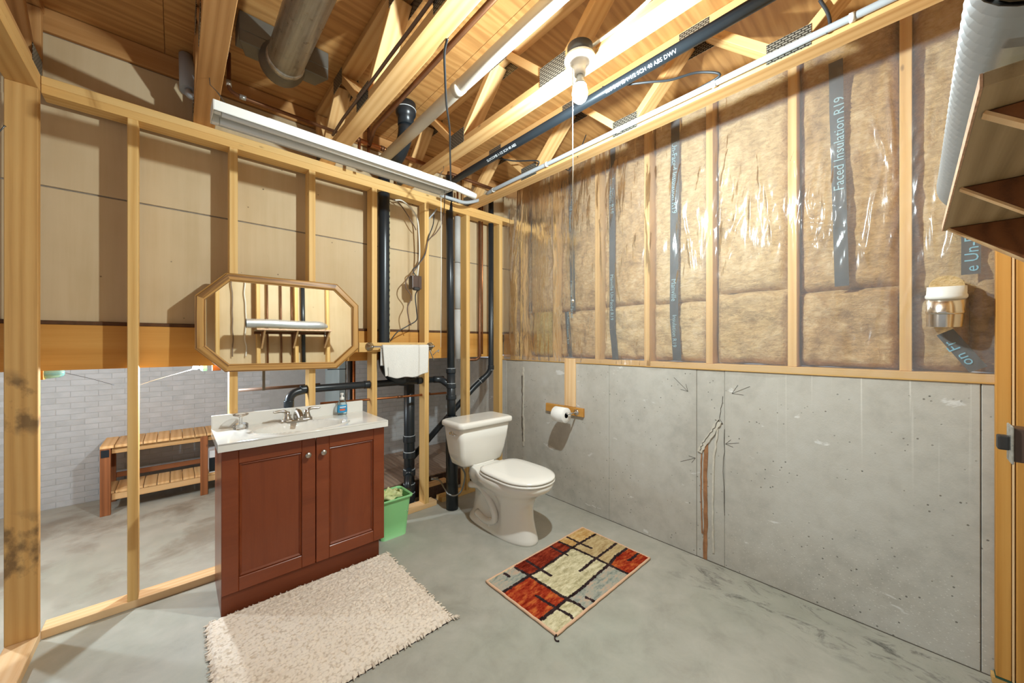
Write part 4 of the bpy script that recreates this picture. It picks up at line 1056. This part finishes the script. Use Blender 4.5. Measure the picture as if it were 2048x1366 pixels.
CX0, CX1, CY0, CY1, CZ = .142, .950, 2.150, 2.576, .832
bx, by, ba, bb, bd = .53, 2.325, .225, .135, .115
def top_pt(s, t):
    x = CX0+(CX1-CX0)*s; y = CY0+(CY1-CY0)*t
    r = math.sqrt(((x-bx)/ba)**2+((y-by)/bb)**2)
    z = CZ
    if r < 1: z -= bd*(1-r**3.2)**.55
    elif r < 1.09: z += .0035*math.sin(PI*(r-1)/.09)
    elif r < 1.35: z -= .004*(1-(r-1)/.35)
    return (x, y, z)
ct = thing('marble_countertop', (.55, 2.36, .795), 'white cultured marble vanity top with integral oval basin', 'countertop')
q = MB().grid(top_pt, 110, 64)
e = .037
for a_, b_ in (((CX0, CY0), (CX1, CY0)), ((CX1, CY0), (CX1, CY1)), ((CX1, CY1), (CX0, CY1)), ((CX0, CY1), (CX0, CY0))):
    q.add([(a_[0], a_[1], CZ), (b_[0], b_[1], CZ), (b_[0], b_[1], CZ-e), (a_[0], a_[1], CZ-e)], [(0, 1, 2, 3)])
q.add([(CX0, CY0, CZ-e), (CX1, CY0, CZ-e), (CX1, CY0+.06, CZ-e), (CX0, CY0+.06, CZ-e)], [(0, 1, 2, 3)])
q.build('basin_slab', M['marble'], ct)
MB().tube([(CX0+.003, CY0+.003, CZ-.003), (CX1-.003, CY0+.003, CZ-.003)], .0045, 8).build('front_nosing', M['marble'], ct)
MB().box((CX0, 2.557, CZ-.002), (CX1, 2.576, .905)).build('backsplash', M['marble'], ct, .004, bseg=2)
MB().lathe([(.022, 0), (.022, .003), (.0, .003)], Matrix.Translation((bx, by, CZ-bd-.001)), 20).build('drain_ring', M['chrome'], ct)

# faucet
fc = thing('faucet', (.57, 2.475, CZ), 'brushed nickel two handle faucet behind the basin', 'faucet')
fx, fy = .535, 2.485
def rrect(cx, cy, hx, hy, r, z, n=6):
    out = []
    for sx_, sy_, a0 in ((1, 1, 0), (-1, 1, PI/2), (-1, -1, PI), (1, -1, 1.5*PI)):
        for k in range(n+1):
            a = a0+PI/2*k/n; out.append((cx+sx_*(hx-r)+r*math.cos(a), cy+sy_*(hy-r)+r*math.sin(a), z))
    return out
MB().loft([rrect(fx, fy, .082, .026, .024, CZ-.001), rrect(fx, fy, .082, .026, .024, CZ+.012), rrect(fx, fy, .076, .021, .02, CZ+.018)]).build('base_plate', M['nickel'], fc)
for s in (-1, 1):
    hx_ = fx+s*.052
    MB().lathe([(.025, CZ+.012), (.025, CZ+.02), (.020, CZ+.03), (.015, CZ+.05), (.0135, CZ+.062), (.0, CZ+.066)], Matrix.Translation((hx_, fy, 0)), 24).build('handle_hub', M['nickel'], fc)
    pts = spline([(hx_, fy, CZ+.045), (hx_+s*.012, fy-.004, CZ+.066), (hx_+s*.035, fy-.006, CZ+.070), (hx_+s*.06, fy-.008, CZ+.068), (hx_+s*.072, fy-.008, CZ+.072)], 6)
    n = len(pts); MB().tube(pts, [.0105*(1-i/n*.55) for i in range(n)], 12).build('lever', M['nickel'], fc)
sp = spline([(fx, fy+.006, CZ+.012), (fx, fy+.002, CZ+.048), (fx, fy-.03, CZ+.060), (fx, fy-.075, CZ+.047), (fx, fy-.10, CZ+.032)], 7); n = len(sp)
MB().tube(sp, [.021-.008*i/n for i in range(n)], 18).build('spout', M['nickel'], fc)
MB().tube([(fx, fy+.018, CZ+.015), (fx, fy+.018, CZ+.07)], .0028, 8).lathe([(.0, .066), (.0065, .069), (.0065, .075), (.0, .077)], Matrix.Translation((fx, fy+.018, CZ)), 10).build('lift_rod', M['nickel'], fc)

# glass pedestal dish
gp = (.262, 2.48)
gl_ = MB().lathe([(.0, 0), (.034, 0), (.0345, .004), (.0345, .026), (.031, .027), (.030, .012), (.012, .010), (.0075, .016), (.006, .045), (.0075, .062), (.015, .067), (.034, .073), (.0365, .080), (.0345, .080), (.030, .076), (.0, .070)], Matrix.Translation(gp+(CZ+.0005,)), 32).build('glass_dish', M['glass'])
tag(gl_, 'clear glass pedestal dish on the left of the vanity top', 'dish')
# soap bottle
so = thing('soap_bottle', (.80, 2.515, CZ), 'clear pump soap bottle with blue label on the vanity top', 'bottle')
rings = [(.027, .016, 0), (.031, .019, .004), (.0325, .0205, .03), (.032, .020, .06), (.027, .018, .08), (.017, .014, .094), (.012, .012, .100)]
ell = lambda hx, hy, z: [(.80+hx*math.cos(2*PI*k/28), 2.515+hy*math.sin(2*PI*k/28), CZ+.0005+z) for k in range(28)]
MB().loft([ell(*r) for r in rings]).build('bottle_body', M['soap_glass'], so)
lab = MB()
def lab_pt(s, t):
    a = -PI/2+(s-.5)*2.3; k = 1-.12*max(0, t-.6)
    return (.80+.0333*k*math.cos(a), 2.515+.0212*k*math.sin(a), CZ+.018+.048*t)
lab.grid(lab_pt, 16, 6).build('label', M['soap_label'], so)
def lab_pt2(s, t):
    a = -PI/2+(s-.6)*1.0; return (.80+.0338*math.cos(a), 2.515+.0217*math.sin(a), CZ+.030+.012*t)
MB().grid(lab_pt2, 8, 2).build('label_mark', M['label_red'], so)
def lab_pt3(s, t):
    a = -PI/2+(s-.5)*1.2; return (.80+.0337*math.cos(a), 2.515+.0216*math.sin(a), CZ+.050+.006*t)
MB().grid(lab_pt3, 8, 1).build('label_mark', M['label_white'], so)
MB().lathe([(.0135, .098), (.0135, .114), (.006, .116), (.006, .128), (.010, .129), (.010, .142), (.0, .143)], Matrix.Translation((.80, 2.515, CZ)), 20).build('pump', M['pvc_white'], so)
MB().tube([(.80, 2.515, CZ+.136), (.793, 2.49, CZ+.136), (.791, 2.482, CZ+.131)], .0042, 8).build('pump_spout', M['pvc_white'], so)

# ================================================================ mirror
mo = [(.205, 1.687), (.780, 1.687), (.917, 1.556), (.917, 1.262), (.775, 1.133), (.200, 1.140), (.074, 1.268), (.074, 1.550)]
cxm, czm = sum(p[0] for p in mo)/8, sum(p[1] for p in mo)/8
def inset(poly, d):
    out = []; n = len(poly)
    for i in range(n):
        p0, p1, p2 = Vector(poly[i-1]), Vector(poly[i]), Vector(poly[(i+1) % n])
        a = (p1-p0).normalized(); b = (p2-p1).normalized()
        na, nb = Vector((a.y, -a.x)), Vector((b.y, -b.x))
        bis = (na+nb).normalized(); out.append(p1+bis*(d/max(.2, bis.dot(na))))
    return out
FT = .044
mi_ = inset(mo, FT)
TILT = math.radians(1.6)
Mm = Matrix.Translation((cxm, 2.560, czm)) @ Matrix.Rotation(-TILT, 4, 'X')
mr = thing('wall_mirror', (cxm, 2.560, czm), 'octagonal oak framed mirror hung on the studs above the vanity', 'mirror')
ctr = Vector((cxm, czm))
for i in range(8):
    a, b = Vector(mo[i])-ctr, Vector(mo[(i+1) % 8])-ctr
    c, d = Vector(mi_[(i+1) % 8])-ctr, Vector(mi_[i])-ctr
    L = (b-a).length; ux = (b-a).normalized()
    W = Matrix(((ux.x, 0, -ux.y, a.x), (0, 1, 0, 0), (ux.y, 0, ux.x, a.y), (0, 0, 0, 1)))   # local X along the rail, Y out of the wall, Z across
    loc = lambda p: ((p-a).dot(ux), (p-a).dot(Vector((-ux.y, ux.x))))
    A_, B_, C_, D_ = [loc(p) for p in (a, b, c, d)]
    mid = lambda p, q_, t: (p[0]+(q_[0]-p[0])*t, p[1]+(q_[1]-p[1])*t)
    secs = [(0, .004), (0, -.014), (.18, -.021), (.7, -.021), (1, -.012), (1, .004)]   # fraction across, depth
    vs = []
    for t, y in secs:
        p = mid(A_, D_, t); q_ = mid(B_, C_, t)
        vs += [(p[0], y, p[1]), (q_[0], y, q_[1])]
    fs = [(2*k, 2*k+1, 2*k+3, 2*k+2) for k in range(5)]+[(10, 11, 1, 0), (0, 2, 4, 6, 8, 10), (1, 3, 5, 7, 9, 11)]
    MB().add(vs, fs).build('frame_rail', M['oak'], mr, 0, Mm @ W)
q = MB(); q.add([(p.x-cxm, -.006, p.y-czm) for p in inset(mo, FT-.003)], [list(range(8))]).build('mirror_glass', M['mirror'], mr, 0, Mm)
q = MB().prism([(p[0]-cxm, p[1]-czm) for p in inset(mo, .006)], Matrix(((1, 0, 0, 0), (0, 0, 1, .002), (0, 1, 0, 0), (0, 0, 0, 1))), .004).build('backing', M['shelf_ply'], mr, 0, Mm)
o = simple_pipe('shelf_rod', [at(655, 739, Y=2.53), at(692, 738, Y=2.53)], .003, 'black_metal', 'thin dark rod under the right corner of the mirror', 'rod')

# ================================================================ towel bar
tb = thing('towel_bar', (1.2, 2.56, 1.27), 'chrome towel bar on a pine board right of the mirror', 'towel bar')
board('backing_board', (.925, 2.568, 1.27), (1.50, 2.568, 1.27), .019, .066, M['stud'], tb)
for x in (.995, 1.470):
    MB().lathe([(.030, 0), (.030, .004), (.024, .010), (.012, .035), (.009, .045), (.009, .058), (.0, .060)], along((x, 2.558, 1.275), (0, -1, 0)), 24).build('post', M['nickel'], tb)
MB().tube([(.985, 2.508, 1.275), (1.48, 2.508, 1.275)], .0065, 12).build('bar', M['chrome'], tb)
hk_ = thing('strap_hook', at(866, 705, Y=2.555), 'small twisted metal hook at the right end of the towel bar', 'hook')
MB().tube(spline([at(858, 694, Y=2.555), at(862, 706, Y=2.54), at(868, 722, Y=2.535)], 5), .004, 8).build('long_prong', M['steel'], hk_)
MB().tube(spline([at(866, 710, Y=2.54), at(873, 703, Y=2.53), at(878, 700, Y=2.53), at(876, 705, Y=2.53)], 5), .003, 8).build('short_prong', M['steel'], hk_)
tx0, tx1 = 1.065, 1.425
def towel_pt(s, t):
    x = tx0+(tx1-tx0)*s
    front = .225-.03*max(0, s-.75)/.25-.015*math.exp(-(s/.15)**2); back = .135
    L = front+back+.03; d = t*L
    wav = .006*math.sin(s*9+1)+.004*math.sin(s*21)
    if d < front: return (x+.015*(front-d)/front*(s-.5)*-1+(.012 if s < .1 else 0)*(front-d)/front, 2.4975-.004*(front-d)/front+wav*(front-d)/front, 1.275-(front-d)+.004*math.sin(s*17)*(1-d/front))
    d -= front
    if d < .03:
        a = PI*d/.03; return (x, 2.508-.0105*math.cos(a), 1.275+.0105*math.sin(a))
    d -= .03
    return (x-.006, 2.5185+.006*d/back, 1.275-d)
tw = MB().grid(towel_pt, 40, 60).build('hand_towel', M['terry']); tag(tw, 'off-white hand towel folded over the chrome towel bar', 'towel')
sol = tw.modifiers.new('thickness', 'SOLIDIFY'); sol.thickness = .004; sol.offset = 0

# ================================================================ toilet
TX = 1.70
to = thing('toilet', (TX, 2.0, 0), 'white two piece toilet with closed lid beside the concrete wall', 'toilet')
def outline(yf, yb, hw, n=56, nf=2.2, nb=3.5, waist=None):
    """plan outline: yf front tip, yb back, hw half width; superellipse, blunter at the back"""
    yc = yf+(yb-yf)*.44; pts = []
    for k in range(n):
        a = 2*PI*k/n; c, s_ = math.cos(a), math.sin(a)
        e = nf if s_ < 0 else nb; R2 = (yc-yf) if s_ < 0 else (yb-yc)
        y = yc+R2*math.copysign(abs(s_)**(2/e), s_); x = hw*math.copysign(abs(c)**(2/e), c)
        if waist:
            yw, f, sh = waist; k2 = 1/(1+math.exp(-(y-yw)/sh)); x *= 1-(1-f)*k2
        pts.append((TX+x, y))
    return pts
R = []
for z, yf, yb, hw, wst in ((.0, 1.638, 2.27, .118, None), (.012, 1.635, 2.27, .12, None), (.03, 1.640, 2.265, .118, (1.87, .95, .006)), (.07, 1.655, 2.25, .112, (1.87, .70, .006)),
                           (.14, 1.675, 2.24, .110, (1.87, .62, .006)), (.21, 1.685, 2.23, .116, (1.87, .66, .008)), (.27, 1.670, 2.23, .136, (1.88, .78, .02)),
                           (.315, 1.625, 2.24, .166, (1.9, .88, .03)), (.35, 1.560, 2.25, .187, (2.02, .80, .03)), (.375, 1.535, 2.25, .193, (2.04, .74, .03)), (.398, 1.53, 2.25, .192, (2.04, .72, .03)), (.404, 1.536, 2.245, .187, (2.04, .72, .03))):
    R.append([(x, y, z) for x, y in outline(yf, yb, hw, waist=wst)])
MB().loft(R).build('bowl', M['toilet'], to)
MB().tube(spline([(TX-.085, 2.22, .25), (TX-.088, 2.10, .27), (TX-.085, 1.99, .20), (TX-.09, 1.93, .10), (TX-.088, 2.02, .05), (TX-.08, 2.15, .07)], 6), .024, 14).build('trapway', M['toilet'], to)
MB().lathe([(.012, 0), (.012, .012), (.008, .022), (.0, .024)], Matrix.Translation((TX-.098, 1.98, .028)), 14).build('bolt_cap', M['toilet'], to)
def egg(yf, yb, hw, z): return [(x, y, z) for x, y in outline(yf, yb, hw, 64, 2.15, 5)]
MB().loft([egg(1.535, 2.035, .186, .406), egg(1.527, 2.04, .192, .411), egg(1.527, 2.04, .192, .419), egg(1.535, 2.035, .186, .424)]).build('seat', M['seat'], to)
MB().loft([egg(1.533, 2.03, .186, .427), egg(1.527, 2.035, .190, .432), egg(1.529, 2.035, .189, .440), egg(1.55, 2.02, .172, .4465), egg(1.62, 1.98, .12, .449)]).build('lid', M['seat'], to)
for s in (-1, 1): MB().box((TX+s*.075-.02, 2.02, .402), (TX+s*.075+.02, 2.06, .435)).build('hinge', M['seat'], to, .006, bseg=2)
TC = (1.685, 2.222)
tk = lambda hx, y0, y1, r, z: rrect(TC[0], (y0+y1)/2, hx, (y1-y0)/2, r, z, 7)
MB().loft([tk(.170, 2.160, 2.30, .04, .408), tk(.188, 2.148, 2.315, .034, .424), tk(.206, 2.135, 2.325, .03, .50), tk(.221, 2.120, 2.333, .03, .60), tk(.231, 2.110, 2.338, .03, .698)]).build('tank', M['toilet'], to)
MB().loft([tk(.231, 2.110, 2.338, .03, .694), tk(.246, 2.090, 2.350, .036, .699), tk(.250, 2.086, 2.352, .038, .705), tk(.250, 2.086, 2.352, .038, .726), tk(.245, 2.091, 2.35, .036, .735), tk(.228, 2.107, 2.338, .03, .741)]).build('tank_lid', M['toilet'], to)
hxp = TC[0]-.224
MB().lathe([(.017, 0), (.017, .006), (.011, .010), (.010, .020), (.0, .022)], along((hxp+.004, 2.235, .655), (-1, 0, 0)), 18).build('handle_boss', M['chrome'], to)
MB().tube([(hxp-.012, 2.24, .656), (hxp-.016, 2.20, .654), (hxp-.014, 2.165, .648)], [.008, .007, .0055], 10).build('flush_lever', M['chrome'], to)
MB().loft([rrect(TX, 2.2, .10, .06, .03, .395, 6), rrect(TX-.01, 2.22, .11, .07, .03, .416, 6)]).build('tank_seat', M['toilet'], to)
hs = thing('supply_hose', (1.5, 2.5, .2), 'braided steel water hose looping from the valve to the tank', 'hose')
MB().tube(spline([at(862, 958, Y=2.56), at(878, 960, Y=2.54), at(888, 975, Y=2.46), at(897, 988, Y=2.39), at(910, 991, Y=2.36), at(922, 983, Y=2.34), at(928, 965, Y=2.32), at(929, 945, Y=2.30), (TC[0]-.155, 2.26, .42)], 8), .0065, 10).build('braided_hose', M['steel'], hs)
MB().lathe([(.014, 0), (.014, .03), (.010, .045), (.0, .046)], along(at(929, 936, Y=2.28), (0, 0, 1)), 14).build('tank_nut', M['pvc'], hs)
v_ = at(872, 957, Y=2.56)
MB().tube([v_+Vector((-.03, .03, 0)), v_+Vector((.012, -.01, 0))], .011, 12).build('stop_valve', M['nickel'], hs)

# ================================================================ toilet paper
tp = thing('paper_holder', (XR, 1.86, .75), 'chrome paper holder on a wooden block on the concrete wall', 'holder')
board('hanging_strip', (XR-.010, 1.857, .792), (XR-.010, 1.857, ZC+.036), .105, .018, M['pine_fresh'], tp, (1, 0, 0))
board('block', (XR-.012, 1.722, .757), (XR-.012, 2.11, .757), .022, .066, M['beam'], tp)
for y in (1.785,):
    MB().lathe([(.024, 0), (.024, .004), (.016, .008), (.008, .016), (.0, .018)], along((XR-.023, y, .757), (-1, 0, 0)), 20).build('rosette', M['chrome'], tp)
ry, rx, rz = 1.84, XR-.140, .757
MB().tube(curve_pts([(XR-.03, 1.785, .757), (rx+.03, 1.765, rz+.004), (rx, 1.77, rz), (rx, 1.92, rz)], .02), .0065, 12).build('arm', M['chrome'], tp)
q = MB(); Mr = along((rx, 1.79, rz-.012), (0, 1, 0))
q.lathe([(.021, 0), (.0565, 0), (.058, .002), (.058, .108), (.0565, .110), (.021, .110), (.021, 0)], Mr, 40)
pr_ = thing('toilet_roll', (rx, 1.9, rz), 'white toilet roll hanging on the chrome holder', 'toilet roll')
q.build('paper', M['paper'], pr_)
MB().lathe([(.0209, .001), (.0209, .109), (.0195, .109), (.0195, .001)], Mr, 24).build('core', M['card'], pr_)

# ================================================================ rugs
RZ = .0015
def floor_uv(u, v):
    """rug pattern point read from an enlarged crop of the photograph, returned in metres on the floor"""
    p = at(940+u/5.39, 1040+v/5.39, Z=.012); return Vector((p.x, p.y))
seg_px = [[(340, 790), (640, 600), (770, 530), (1100, 300), (1350, 155)], [(490, 515), (640, 600), (860, 740), (1040, 850), (1180, 920), (1260, 980)],
          [(760, 1080), (930, 950), (1050, 850), (1200, 740), (1390, 570), (1500, 480), (1570, 390), (1690, 310)], [(1040, 180), (1160, 240), (1310, 305)],
          [(960, 235), (1110, 300), (1350, 410), (1510, 490), (1700, 580)], [(1190, 550), (1350, 420), (1500, 310), (1575, 255)], [(610, 440), (760, 535), (870, 600)],
          [(870, 285), (980, 345), (1050, 380)], [(720, 820), (930, 950), (1080, 1030), (1140, 1090)], [(1710, 440), (1830, 350)], [(1250, 835), (1350, 885)], [(380, 580), (420, 610)]]
SEG = [[floor_uv(*p) for p in s] for s in seg_px]
pol_px = [(1, [(470, 500), (640, 600), (770, 530), (1100, 300), (940, 215)]), (2, [(350, 800), (640, 610), (1040, 850), (930, 950), (750, 1100)]),
          (2, [(1510, 490), (1570, 390), (1690, 300), (1960, 380), (1720, 600)]), (3, [(130, 695), (480, 505), (640, 600), (340, 810)]),
          (3, [(1050, 850), (1390, 570), (1500, 490), (1720, 590), (1280, 1000)]), (5, [(940, 225), (1190, 60), (1370, 145), (1110, 300)]),
          (4, [(1110, 300), (1370, 145), (1690, 300), (1500, 480), (1350, 410)])]
POL = [(m_, [floor_uv(*p) for p in s]) for m_, s in pol_px]
def inside(p, poly):
    c = False; n = len(poly)
    for i in range(n):
        a, b = poly[i], poly[i-1]
        if (a.y > p.y) != (b.y > p.y) and p.x < (b.x-a.x)*(p.y-a.y)/(b.y-a.y)+a.x: c = not c
    return c
def dseg(p, a, b):
    ab = b-a; t = max(0, min(1, (p-a).dot(ab)/ab.length_squared)); return (p-(a+ab*t)).length
RX0, RX1, RY0, RY1 = 1.242, 2.098, 1.066, 1.560
def rug_m(s, t):
    x = RX0+(RX1-RX0)*s; y = RY0+(RY1-RY0)*t
    p = Vector((x+.004*nz(x*60, y*60), y+.004*nz(x*60, y*60, 5)))
    for sg in SEG:
        for i in range(len(sg)-1):
            if dseg(p, sg[i], sg[i+1]) < .0088+.003*nz(x*45, y*45, 9): return 6
    for m_, po in POL:
        if inside(p, po): return m_
    return 0
def rug_pt(s, t):
    x = RX0+(RX1-RX0)*s; y = RY0+(RY1-RY0)*t
    e = min(s*(RX1-RX0), (1-s)*(RX1-RX0), t*(RY1-RY0), (1-t)*(RY1-RY0))
    h = .011*min(1, .25+e/.008)+(.0022*nz(x*150, y*150)+.0018*nz(x*60, y*70, 3))*(1 if e > .004 else 0)
    return (x, y, RZ+h)
rg = thing('patterned_rug', (1.67, 1.31, 0), 'small rug with red, cream and grey blocks outlined in dark brown', 'rug')
q = MB().grid(rug_pt, 236, 136, mfn=rug_m)
q.box((RX0, RY0, .0005), (RX1, RY1, .004))
q.build('pile', [M['r_cream'], M['r_red'], M['r_orange'], M['r_grey'], M['r_tan'], M['r_tan2'], M['r_dark']], rg)
cor = [(RX0, RY0), (RX1, RY0), (RX1, RY1), (RX0, RY1)]
bp = []
for i in range(4):
    a, b = Vector(cor[i]), Vector(cor[(i+1) % 4])
    for k in range(24):
        p = a.lerp(b, k/24); bp.append((p.x+.0025*nz(k*.7, i), p.y+.0025*nz(k*.7, i, 4), .0075+.0025*nz(k*.5, i, 2)))
bp.append(bp[0]); MB().tube(bp, .0065, 8, cap=False).build('binding', M['binding'], rg)
MB().tube(spline([(RX0, RY0, .008), (RX0-.015, RY0-.004, .006), (RX0-.02, RY0-.018, .003), (RX0-.012, RY0-.028, .004)], 5), .0028, 6).build('loose_thread', M['r_dark'], rg)

SX0, SX1, SY0, SY1 = .10, .962, 1.458, 2.192
def shag_pt(s, t):
    x = SX0+(SX1-SX0)*s; y = SY0+(SY1-SY0)*t
    e = min(s*(SX1-SX0), (1-s)*(SX1-SX0), t*(SY1-SY0), (1-t)*(SY1-SY0))
    edge = min(1, .1+e/.018)
    r = 1-abs(nz(x*42+nz(x*30, y*30)*1.5, y*46))*2; r2 = 1-abs(nz(x*80, y*75, 7))*2
    k = .02*edge
    jx = .006*nz(y*60, 1.0, 3) if e < .02 else 0
    return (x+jx+.004*nz(x*50, y*50, 2), y+.006*nz(x*60, 2.0, 5)*(1 if e < .02 else 0), RZ+k*(.62+.26*r+.12*r2))
sg = thing('shag_rug', (.53, 1.83, 0), 'plain cream shag rug in front of the vanity', 'rug')
MB().grid(shag_pt, 300, 256).build('pile', M['shag'], sg)
MB().box((SX0, SY0, .0005), (SX1, SY1, .004)).build('backing', M['r_dark'], sg)
# tufts along the rim and two knotted corners
q = MB(); rnd = random.Random(3)
for i in range(170):
    t = rnd.random(); side = rnd.choice((0, 1, 2, 3))
    x, y = ((SX0+(SX1-SX0)*t, SY0), (SX0+(SX1-SX0)*t, SY1), (SX0, SY0+(SY1-SY0)*t), (SX1, SY0+(SY1-SY0)*t))[side]
    nx, ny = ((0, -1), (0, 1), (-1, 0), (1, 0))[side]
    if side == 1 and x < .95: ny = .2
    j = rnd.uniform(-.4, .4); L = rnd.uniform(.006, .013)
    a = Vector((x, y, .010)); b = a+Vector((nx+j*ny, ny+j*nx, -.1)).normalized()*L; b.z = rnd.uniform(.003, .012)
    q.tube([a-Vector((nx, ny, 0))*.01, a, b], [.0045, .004, .002], 5)
o = q.build('edge_tufts', M['shag'], sg); o['kind'] = 'stuff'
q = MB()
for k in range(6):
    a = k*1.05; q.tube(spline([(SX1-.003, SY0+.003, .01), (SX1+.010+.006*math.cos(a), SY0-.004+.006*math.sin(a), .013), (SX1+.02+.012*math.cos(a), SY0-.006+.012*math.sin(a), .006)], 4), .0022, 5)
q.build('knot', M['shag'], sg)

# ================================================================ bin
bn = thing('waste_bin', (1.075, 2.42, 0), 'green plastic waste bin with a bag beside the vanity', 'bin')
def bin_ring(z, g=0): k = z/.275; return rrect(1.078, 2.405, .088+.026*k-g, .072+.022*k-g, .03, z, 5)
q = MB(); q.loft([bin_ring(.0), bin_ring(.0), bin_ring(.1), bin_ring(.2), bin_ring(.262)], cap=False)
q.loft([bin_ring(.262, .003), bin_ring(.14, .003), bin_ring(.01, .003)], cap=False); q.add(bin_ring(.002), [list(range(len(bin_ring(0))))])
q.build('bucket', M['bin_green'], bn)
MB().loft([bin_ring(.255, -.003), bin_ring(.256, -.010), bin_ring(.268, -.011), bin_ring(.272, -.006), bin_ring(.268, .003), bin_ring(.256, .003)], cap=False).build('rim', M['bin_green'], bn)
def bag_pt(s, t):
    a = 2*PI*s; k = 1-t
    r = (.075+.02*nz(math.cos(a)*2, math.sin(a)*2, t*4))*(.25+.75*k**.5)
    z = .262+.045*math.sin(PI*min(1, t*1.2))*(.6+.5*nz(math.cos(a)*3, math.sin(a)*3, 9))-.01*t
    return (1.078+r*1.15*math.cos(a), 2.405+r*.95*math.sin(a), z)
MB().grid(bag_pt, 40, 14).build('bag', M['bag'], bn)
# printed flower on its side
q = MB()
c_ = Vector((1.145, 2.3245-.0008, .155))
for k in range(5):
    a = 2*PI*k/5+.3; q.lathe([(.010, 0), (.0, .0006)], along(c_+Vector((.012*math.cos(a), -.0004-.0035*(.012*math.sin(a))/.012*.9, .012*math.sin(a))), (0, -1, -.08)), 12)
q.build('flower_print', M['print_white'], bn)

# ================================================================ low bench in the room behind
by0, by1 = 4.09, 4.46
be = thing('slatted_bench', (.3, 4.28, 0), 'low slatted wooden bench with a lower shelf in the room behind', 'bench')
bx0, bx1 = -.42, .66
zt, zl_ = .525, .17
for x in (bx0+.03, .18, bx1):
    for y in (by0+.02, by1-.02):
        if abs(x-.18) < .01 and y > 4.2: continue
        board('leg', (x, y, 0), (x, y, zt-.022), .055 if x < 0 else .05, .04, M['bench_brown'], be, (0, 1, 0))
board('end_board', (bx0+.01, by0+.2, .20), (bx0+.01, by0+.2, zt-.03), .26, .018, M['bench_brown'], be, (1, 0, 0))
for z in (zt-.045, zl_-.045):
    for y in (by0+.045, by1-.045): board('rail', (bx0+.06, y, z), (bx1, y, z), .02, .05, M['bench_pine'], be)
board('back_rail', (bx0+.06, by1-.03, zl_+.045), (bx1, by1-.03, zl_+.045), .02, .04, M['bench_brown'], be)
n = 14
for i in range(n):
    x = bx0+(bx1-bx0)*(i+.5)/n
    board('slat', (x, by0, zt-.011), (x, by1, zt-.011), (bx1-bx0)/n-.004, .02, M['bench_pine'], be)
    board('slat', (x, by0+.03, zl_-.010), (x, by1-.04, zl_-.010), (bx1-bx0)/n-.004, .018, M['bench_pine'], be)
MB().box((bx0+.008, by0-.003, zt-.085), (bx0+.05, by0-.001, zt-.03)).build('black_plate', M['black_metal'], be)
bxp = thing('storage_box', (.265, 4.2, zl_), 'small box with coloured labels on the bench shelf by the vanity', 'box')
MB().box((.215, 4.13, zl_), (.42, 4.30, zl_+.19)).build('carton', M['label_white'], bxp, .002)
MB().box((.2145, 4.1285, zl_+.01), (.42, 4.131, zl_+.13)).build('dark_label', M['black_metal'], bxp)
for k, (m_, z) in enumerate((('label_red', .105), ('bin_green', .07), ('r_tan2', .04))):
    MB().box((.255, 4.1265, zl_+z), (.285, 4.1286, zl_+z+.025)).build('label_mark', M[m_], bxp)

# ================================================================ plank platform in the nook
pf = thing('plank_platform', (1.7, 3.1, 0), 'brown vinyl plank platform behind the partition near the toilet', 'platform')
MB().box((1.19, 2.82, .0), (XR-.01, YN-.005, .145)).build('platform_body', M['old_wood'], pf)
nx_ = 7; wdt = (XR-.01-1.19)/nx_
for i in range(nx_):
    x = 1.19+wdt*(i+.5); board('plank', (x, 2.815, .151), (x, YN-.005, .151), wdt-.002, .012, M['vinyl_plank'], pf)
o = thing('timber_offcut', (1.56, 2.74, 0), 'short pine block lying behind the sill near the toilet hose', 'offcut')
board('block', (1.50, 2.725, .019+.10), (1.72, 2.725, .019+.10), .05, .03, M['pine_fresh'], o); board('block_under', (1.49, 2.735, .052), (1.76, 2.735, .052), .06, .104, M['old_wood'], o)
